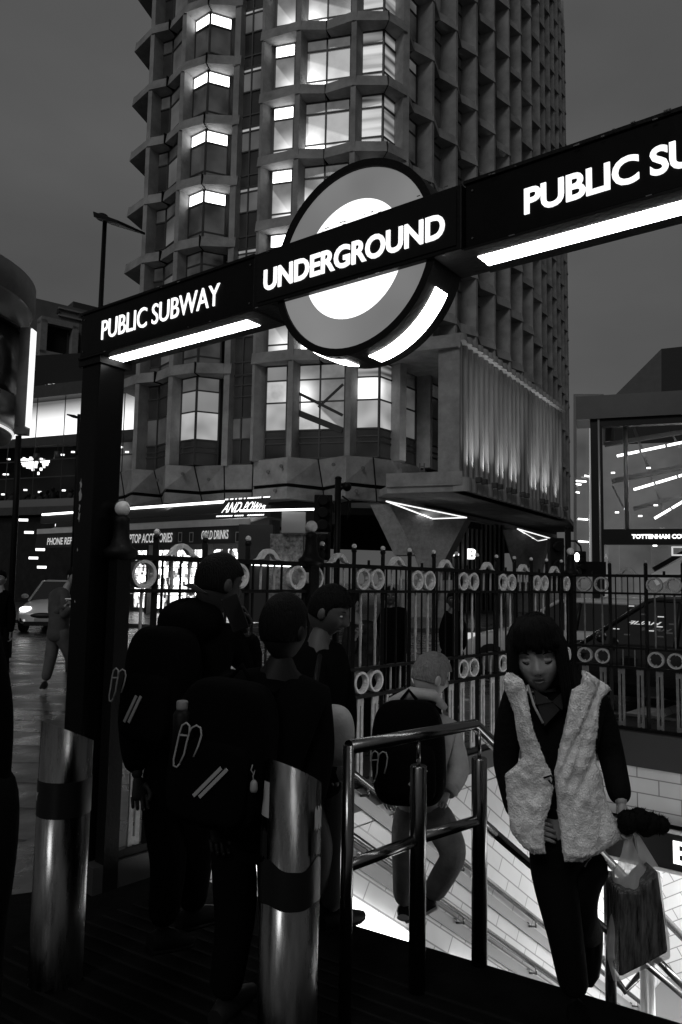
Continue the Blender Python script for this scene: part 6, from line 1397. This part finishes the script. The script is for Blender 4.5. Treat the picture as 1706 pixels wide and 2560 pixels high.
# ---------------------------------------------------------------- generic figure from image joints
def figure(label, Y, J, radii=1.0, skin_m=SKD, jacket=BLK, trousers=BLT, hair=HAIRB, hair_fn=None, shoe_m=None, sole=BLACK, face=(0, -1, 0), hs=1.0, nod=0, tilt=0, group=None, hands=True, jr=1.0, tr=1.0, eyes='open', head_m=None, hairs=None, bell=0):
    """J: dict of (px, py, dy): head neck chest pelvis sl el wl sr er wr kl al kr ar ; feet on the ground are set by toe vectors"""
    P = {k: at(v[0], v[1], Y + (v[2] if len(v) > 2 else 0)) for k, v in J.items()}
    g_ = radii; base = Vector((P['pelvis'].x, Y, 0)); t = person(label, base, group); hx_ = frame(face, tilt, nod)
    mb = MB(); pl_, ch_, nk_ = P['pelvis'], P['chest'], P['neck']
    hl_ = L3(pl_, P['kl'], .12) + (P['sl'] - P['sr']).normalized() * .07 * g_; hr_ = L3(pl_, P['kr'], .12) - (P['sl'] - P['sr']).normalized() * .07 * g_
    add_skin(mb, [([pl_, L3(pl_, ch_, .5), ch_, nk_, L3(nk_, P['head'], .5)], [.12 * g_, .105 * g_, .12 * g_, .05 * g_, .045 * g_]), ([ch_, P['sl'], P['el'], P['wl']], [.12 * g_, .048 * g_, .036 * g_, .024 * g_]), ([ch_, P['sr'], P['er'], P['wr']], [.12 * g_, .048 * g_, .036 * g_, .024 * g_]),
        ([pl_, hl_, P['kl'], P['al']], [.12 * g_, .075 * g_, .052 * g_, .034 * g_]), ([pl_, hr_, P['kr'], P['ar']], [.12 * g_, .075 * g_, .052 * g_, .034 * g_])], skin_m, 1)
    head(mb, P['head'], hx_, hs, head_m or skin_m, eyes)
    if hands:
        for w_, e_, sd_ in (('wl', 'el', 1), ('wr', 'er', -1)):
            d = (P[w_] - P[e_]).normalized(); hand(mb, P[w_], d, Vector((0, -.6, .2)) + (P['pelvis'] - P[w_]) * .8, head_m or skin_m, .95 * g_, .5, sd_)
    mb.build('body', t)
    a = 1.22 * g_ * jr; mb = MB(); add_skin(mb, [([L3(pl_, ch_, -.30), L3(pl_, ch_, .45), ch_, L3(ch_, nk_, .95)], [.125 * a, .12 * a, .135 * a, .066 * a]), ([ch_, P['sl'], P['el'], L3(P['el'], P['wl'], .92)], [.13 * a, .068 * a, .056 * a, .044 * a]), ([ch_, P['sr'], P['er'], L3(P['er'], P['wr'], .92)], [.13 * a, .068 * a, .056 * a, .044 * a])], jacket, 2); mb.build('jacket', t)
    a = 1.2 * g_ * tr; mb = MB(); add_skin(mb, [([L3(pl_, ch_, .32), pl_], [.12 * a, .125 * a]), ([pl_, hl_, P['kl'], L3(P['kl'], P['al'], .96)], [.125 * a, .09 * a, .066 * a, .054 * a]), ([pl_, hr_, P['kr'], L3(P['kr'], P['ar'], .96)], [.125 * a, .09 * a, .066 * a, .054 * a])], trousers, 2); mb.build('trousers', t)
    mb = MB()
    def hf(d, p):
        x, y, z = p.x, p.y, p.z
        if y > .02 and z < .05: y = .02 + (y - .02) * max(0, (z - .0) / .05) if z > 0 else .02
        n_ = 1 + .02 * math.sin(19 * math.atan2(d.y, d.x)) * (1 - abs(d.z)); return Vector((x * n_, y * n_, max(z, -.055 + (.03 if y > 0 else 0)))) * hs
    mb.ball(P['head'] + hx_[2] * .012 * hs, (.084, .108, .124), hair, 44, 30, hx_, hair_fn or hf)
    if hairs:
        for _ in range(hairs):
            d = Vector((rf_.gauss(0, 1), rf_.gauss(0, 1), abs(rf_.gauss(0, 1)) * .9)).normalized(); 
            if d.y > .3 and d.z < .35: continue
            p = P['head'] + hx_[2] * .012 * hs + (hx_[0] * d.x * .084 + hx_[1] * d.y * .108 + hx_[2] * d.z * .124) * hs; q = (hx_[0] * d.x + hx_[1] * (d.y + .9) + hx_[2] * (d.z - .9)).normalized() * rf_.uniform(.005, .011); s_ = q.cross(Vector((0, 1, .3))).normalized() * .0014
            mb.add([p - s_, p + s_, p + q], [(0, 1, 2)], hair, True)
    mb.build('hair', t)
    sm = shoe_m or mat('dark_shoe', .006, .7)
    for k, f_ in (('al', J.get('tl')), ('ar', J.get('tr_'))):
        mb = MB(); tv = Vector(f_) if f_ else Vector((.05, -.2, -.03)); tv = tv * g_; tz = tv.normalized(); up_ = P[k]
        shoe(mb, P[k] - Vector((0, 0, .085 * g_)) - tz * .05 * g_, P[k] - Vector((0, 0, .085 * g_)) + tv, sm, sole, .08 * g_, .045 * g_); mb.build('shoe', t)
    return t, P
PB_ = 2.95
# boy 1, on the phone
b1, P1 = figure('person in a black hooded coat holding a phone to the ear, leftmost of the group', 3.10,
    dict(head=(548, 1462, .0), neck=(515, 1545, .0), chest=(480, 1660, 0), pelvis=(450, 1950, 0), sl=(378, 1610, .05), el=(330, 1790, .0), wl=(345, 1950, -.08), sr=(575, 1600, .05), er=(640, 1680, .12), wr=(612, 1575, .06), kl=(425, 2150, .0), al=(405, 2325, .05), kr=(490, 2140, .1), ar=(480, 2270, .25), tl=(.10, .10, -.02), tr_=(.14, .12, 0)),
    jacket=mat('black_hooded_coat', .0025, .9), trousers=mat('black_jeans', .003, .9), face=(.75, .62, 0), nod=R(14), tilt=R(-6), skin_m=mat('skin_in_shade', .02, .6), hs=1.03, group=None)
mb = MB(); hp = at(478, 1556, 3.04); mb.ball(hp, (.125, .11, .095), mat('black_hooded_coat', .004, .9), 30, 20, None, lambda d, p: p * (1 + .08 * math.sin(4 * math.atan2(d.y, d.x) + 1))); mb.build('hood', b1)
mb = MB(); mb.extr([at(455, 1462, 3.03), at(480, 1458, 3.0), at(518, 1483, 3.0), at(505, 1484, 3.02)], (0, .03, 0), mat('hood_lining', .10, .8)); mb.build('hood_lining', b1)
ph = empty('mobile_phone', at(590, 1535, 3.04), 'dark mobile phone held to the ear by the leftmost of the group', 'phone'); mb = MB(); u_ = Vector((.35, .1, -.9)).normalized(); mb.box(at(588, 1533, 3.0), (.07, .009, .145), mat('phone_glass', .01, .1), (Vector((.9, .3, .35)).normalized(), Vector((-.3, .95, 0)).normalized(), u_)); mb.build('case', ph, bevel=.004)
backpack('black backpack with emblem on the back of the person with the phone', at(405, 1715, 2.93), (-.45, -.85, .05), (0, 0, 1), .30, .46, .18, logo=(-.105, .02, .85), stripe=(-.065, -.13, -.015, -.03))
# boy 2, nearest, seen from behind
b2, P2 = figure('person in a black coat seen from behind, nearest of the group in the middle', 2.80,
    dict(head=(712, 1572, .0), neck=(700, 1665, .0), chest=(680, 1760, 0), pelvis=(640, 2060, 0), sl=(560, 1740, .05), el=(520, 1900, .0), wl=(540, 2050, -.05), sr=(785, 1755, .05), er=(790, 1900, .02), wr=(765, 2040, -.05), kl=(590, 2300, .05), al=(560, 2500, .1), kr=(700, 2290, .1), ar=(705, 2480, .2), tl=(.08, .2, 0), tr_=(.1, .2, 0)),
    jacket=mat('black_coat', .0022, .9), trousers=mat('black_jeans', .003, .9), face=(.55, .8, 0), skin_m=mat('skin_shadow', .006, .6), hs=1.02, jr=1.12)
backpack('black backpack with large emblem and two stripes, nearest the camera between the bollards', at(560, 1880, 2.64), (-.28, -.95, .04), (.1, 0, 1), .36, .50, .20, logo=(-.065, .05, 1.0), stripe=(-.03, -.125, .055, -.02))
kc = empty('key_charm', at(633, 1955, 2.5), 'small pale charm hanging from the nearest backpack', 'charm'); mb = MB(); mb.lathe(at(635, 1966, 2.5), [(.010, -.018), (.013, -.01), (.012, .012), (.006, .02)], mat('pale_charm', .25, .5), 12); mb.build('charm_body', kc); mb = MB(); mb.tube([at(632, 1912, 2.5), at(628, 1925, 2.5), at(634, 1935, 2.5), at(638, 1925, 2.5), at(633, 1940, 2.5), at(635, 1955, 2.5)], .002, PIPE, 6); mb.build('ring', kc)
wb_ = empty('water_bottle', at(456, 1762, 2.6), 'pale capped bottle in the side pocket of the nearest backpack', 'bottle'); mb = MB(); mb.lathe(at(455, 1800, 2.58), [(.028, -.12), (.03, .02), (.02, .035)], BLACK, 14); mb.build('bottle_body', wb_); mb = MB(); mb.lathe(at(456, 1768, 2.58), [(.019, -.008), (.020, .0), (.020, .018), (.017, .022)], mat('pale_cap', .18, .5), 14); mb.build('cap', wb_)
# boy 3, profile with grey bag
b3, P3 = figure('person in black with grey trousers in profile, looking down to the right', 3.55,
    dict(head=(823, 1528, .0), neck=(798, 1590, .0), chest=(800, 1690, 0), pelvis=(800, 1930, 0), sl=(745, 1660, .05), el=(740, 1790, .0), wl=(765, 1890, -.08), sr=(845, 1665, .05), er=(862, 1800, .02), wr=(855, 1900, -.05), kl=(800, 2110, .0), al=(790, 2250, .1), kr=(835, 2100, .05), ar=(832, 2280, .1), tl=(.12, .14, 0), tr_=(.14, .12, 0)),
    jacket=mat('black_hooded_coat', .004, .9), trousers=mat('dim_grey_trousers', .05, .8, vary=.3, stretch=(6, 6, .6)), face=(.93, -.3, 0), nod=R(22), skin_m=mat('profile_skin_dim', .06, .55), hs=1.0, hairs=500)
gb = empty('shoulder_bag', at(830, 1905, 3.1), 'plain grey rounded bag left of the handrail post, in front of the iron railing', 'bag'); mb = MB()
mb.ball(at(838, 1838, 3.14), 1, mat('grey_canvas', .33, .8, bump=.2, bscale=40), 34, 26, None, lambda d, p: Vector((math.copysign(abs(d.x) ** .75, d.x) * .082 - .012 * d.z, d.y * .06, math.copysign(abs(d.z) ** .62, d.z) * .125))); mb.build('bag_body', gb); mb = MB(); mb.tube([at(800, 1790, 3.12), at(790, 1700, 3.2), at(800, 1640, 3.4)], (.012), BLACK, 6); mb.build('strap', gb)
# the kid on the stairs
BLOND = mat('short_fair_hair', .17, .6, bump=.8, bscale=60, vary=.35, vscale=30, stretch=(3, 3, 1))
JK = mat('pale_hooded_top', .34, .85, bump=.25, bscale=40, vary=.2, vscale=8)
def kf(d, p):
    x, y, z = p.x * 1.02, p.y * 1.04, p.z
    k_ = 1 + .035 * math.sin(7 * math.atan2(d.y, d.x) + 5 * d.z) * (1 - abs(d.z)) + (.10 * max(0, d.y) * max(0, d.z)); x *= k_; y *= k_; z *= k_
    if y > .045 and z < .035: y = .045
    if z < -.045: z = -.045 - (z + .045) * .15
    return Vector((x, y, z))
kd_, PK = figure('small person in a pale hooded top and jeans stepping down the stairs', 4.0,
    dict(head=(1078, 1692, .0), neck=(1058, 1765, .0), chest=(1052, 1840, 0), pelvis=(1050, 2020, 0), sl=(970, 1815, .0), el=(950, 1900, .0), wl=(965, 1975, .05), sr=(1125, 1830, .03), er=(1150, 1930, -.02), wr=(1118, 1985, -.12), kl=(1015, 2160, .0), al=(1010, 2265, .1), kr=(1140, 2135, -.10), ar=(1075, 2245, .10), tl=(.02, .12, -.06), tr_=(-.13, .02, -.07)),
    radii=.86, jacket=JK, trousers=mat('mid_grey_jeans', .12, .8, vary=.3, vscale=10, bump=.2, bscale=60), hair=BLOND, hair_fn=kf, face=(.88, .42, 0), nod=R(14), skin_m=mat('kid_skin', .30, .5), hs=1.0, sole=mat('pale_sole', .3, .6), hairs=900, jr=1.08, tr=1.12)
mb = MB(); hc_ = at(1040, 1752, 3.70)
mb.tube([at(962, 1790, 4.0), at(985, 1755, 3.94), at(1030, 1733, 3.88), at(1082, 1738, 3.88), at(1108, 1765, 3.96)], [(.028, .02), (.042, .03), (.046, .034), (.042, .03), (.026, .02)], JK, 14); mb.build('hood', kd_)
mb = MB(); mb.tube([L3(PK['er'], PK['wr'], .70), L3(PK['er'], PK['wr'], .80), L3(PK['er'], PK['wr'], .90), L3(PK['er'], PK['wr'], .97)], [.040, .050, .040, .036], JK, 14); mb.build('sleeve_cuff', kd_)
backpack('black backpack on the small person in the pale hooded top', at(1022, 1880, 3.76), (-.25, -.95, .05), (-.05, 0, 1), .36, .50, .20, logo=(-.115, -.03, 1.0), stripe=(.02, -.13, .085, -.06))
# walkers at the left edge
JOG = mat('grey_jogging_trousers', .085, .8, vary=.25, vscale=9); GJ = mat('grey_padded_jacket', .055, .8, vary=.3, vscale=9, bump=.4, bscale=14); WS_ = mat('white_trainer', .45, .6, bump=.1)
figure('person in dark clothes with white trainers walking towards the camera at the far left edge', 11.6,
    dict(head=(3, 1446, .0), neck=(2, 1468, .0), chest=(0, 1500, 0), pelvis=(0, 1580, 0), sl=(-24, 1492, 0), el=(-28, 1540, 0), wl=(-22, 1585, 0), sr=(22, 1492, 0), er=(30, 1540, 0), wr=(26, 1585, 0), kl=(-14, 1640, 0), al=(-20, 1690, 0), kr=(10, 1640, 0), ar=(14, 1688, 0), tl=(-.02, -.18, 0), tr_=(.1, -.15, 0)),
    radii=1.0, face=(-.1, -1, 0), skin_m=SKN, shoe_m=WS_, jacket=mat('black_coat', .0035, .9))
figure('person in a grey jacket and joggers walking right, looking at a phone', 10.6,
    dict(head=(184, 1440, .0), neck=(168, 1466, .0), chest=(152, 1505, 0), pelvis=(146, 1585, 0), sl=(135, 1490, .1), el=(132, 1540, .0), wl=(168, 1512, -.2), sr=(165, 1490, -.1), er=(160, 1545, -.15), wr=(180, 1513, -.25), kl=(125, 1655, 0), al=(113, 1705, 0), kr=(175, 1640, .1), ar=(178, 1680, .35), tl=(.04, -.19, 0), tr_=(.16, .02, -.06)),
    radii=1.05, face=(.85, -.5, 0), nod=R(15), skin_m=SKN, jacket=GJ, trousers=JOG, shoe_m=mat('dark_shoe', .006, .7), sole=WS_)
lp2 = empty('mobile_phone', at(180, 1500, 10.3), 'small pale phone in the hands of the walker beside the sign post', 'phone'); mb = MB(); mb.box(at(178, 1497, 10.3), (.14, .07, .01), mat('phone_pale', .5, .4, emit=.15)); mb.build('case', lp2)
figure('black silhouette of a person cut by the left edge in the foreground', 2.15,
    dict(head=(-92, 1425, .0), neck=(-95, 1530, .0), chest=(-95, 1640, 0), pelvis=(-100, 2000, 0), sl=(-230, 1560, 0), el=(-250, 1800, 0), wl=(-230, 2000, 0), sr=(-40, 1590, 0), er=(-22, 1830, 0), wr=(-25, 2060, 0), kl=(-160, 2350, 0), al=(-160, 2650, 0), kr=(-60, 2350, 0), ar=(-60, 2650, 0), tl=(.02, -.18, 0), tr_=(.02, -.18, 0)),
    jacket=mat('black_coat', .0035, .9), jr=.95)
# people beyond the railing
figure('person in black beyond the railing, back turned, above the small person in the pale top', 9.2,
    dict(head=(976, 1492, .0), neck=(980, 1515, .0), chest=(982, 1550, 0), pelvis=(982, 1650, 0), sl=(955, 1535, 0), el=(950, 1590, 0), wl=(955, 1640, 0), sr=(1008, 1535, 0), er=(1014, 1590, 0), wr=(1010, 1640, 0), kl=(975, 1740, 0), al=(975, 1790, 0), kr=(992, 1740, 0), ar=(992, 1790, 0), tl=(.02, .18, 0), tr_=(.02, .18, 0)),
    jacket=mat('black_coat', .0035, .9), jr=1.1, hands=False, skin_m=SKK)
figure('person in a dark patterned jacket with raised hand, glimpsed between the railing bars', 7.6,
    dict(head=(880, 1505, .0), neck=(888, 1545, .0), chest=(898, 1590, 0), pelvis=(905, 1720, 0), sl=(870, 1570, 0), el=(868, 1640, -.1), wl=(890, 1592, -.2), sr=(930, 1570, 0), er=(938, 1640, 0), wr=(925, 1680, -.1), kl=(895, 1800, 0), al=(895, 1850, 0), kr=(918, 1800, 0), ar=(918, 1850, 0), tl=(-.02, -.18, 0), tr_=(.02, -.18, 0)),
    jacket=mat('dark_print_jacket', .02, .8, vary=.8, vscale=12), skin_m=mat('profile_skin', .16, .55), face=(-.7, -.6, 0))
figure('person in black standing beyond the railing by the front of the white car', 9.6,
    dict(head=(1133, 1500, .0), neck=(1133, 1522, .0), chest=(1132, 1555, 0), pelvis=(1130, 1640, 0), sl=(1115, 1540, 0), el=(1108, 1590, 0), wl=(1112, 1630, 0), sr=(1152, 1540, 0), er=(1158, 1590, 0), wr=(1153, 1630, 0), kl=(1125, 1720, 0), al=(1125, 1770, 0), kr=(1140, 1720, 0), ar=(1140, 1770, 0), tl=(.02, .18, 0), tr_=(.02, .18, 0)),
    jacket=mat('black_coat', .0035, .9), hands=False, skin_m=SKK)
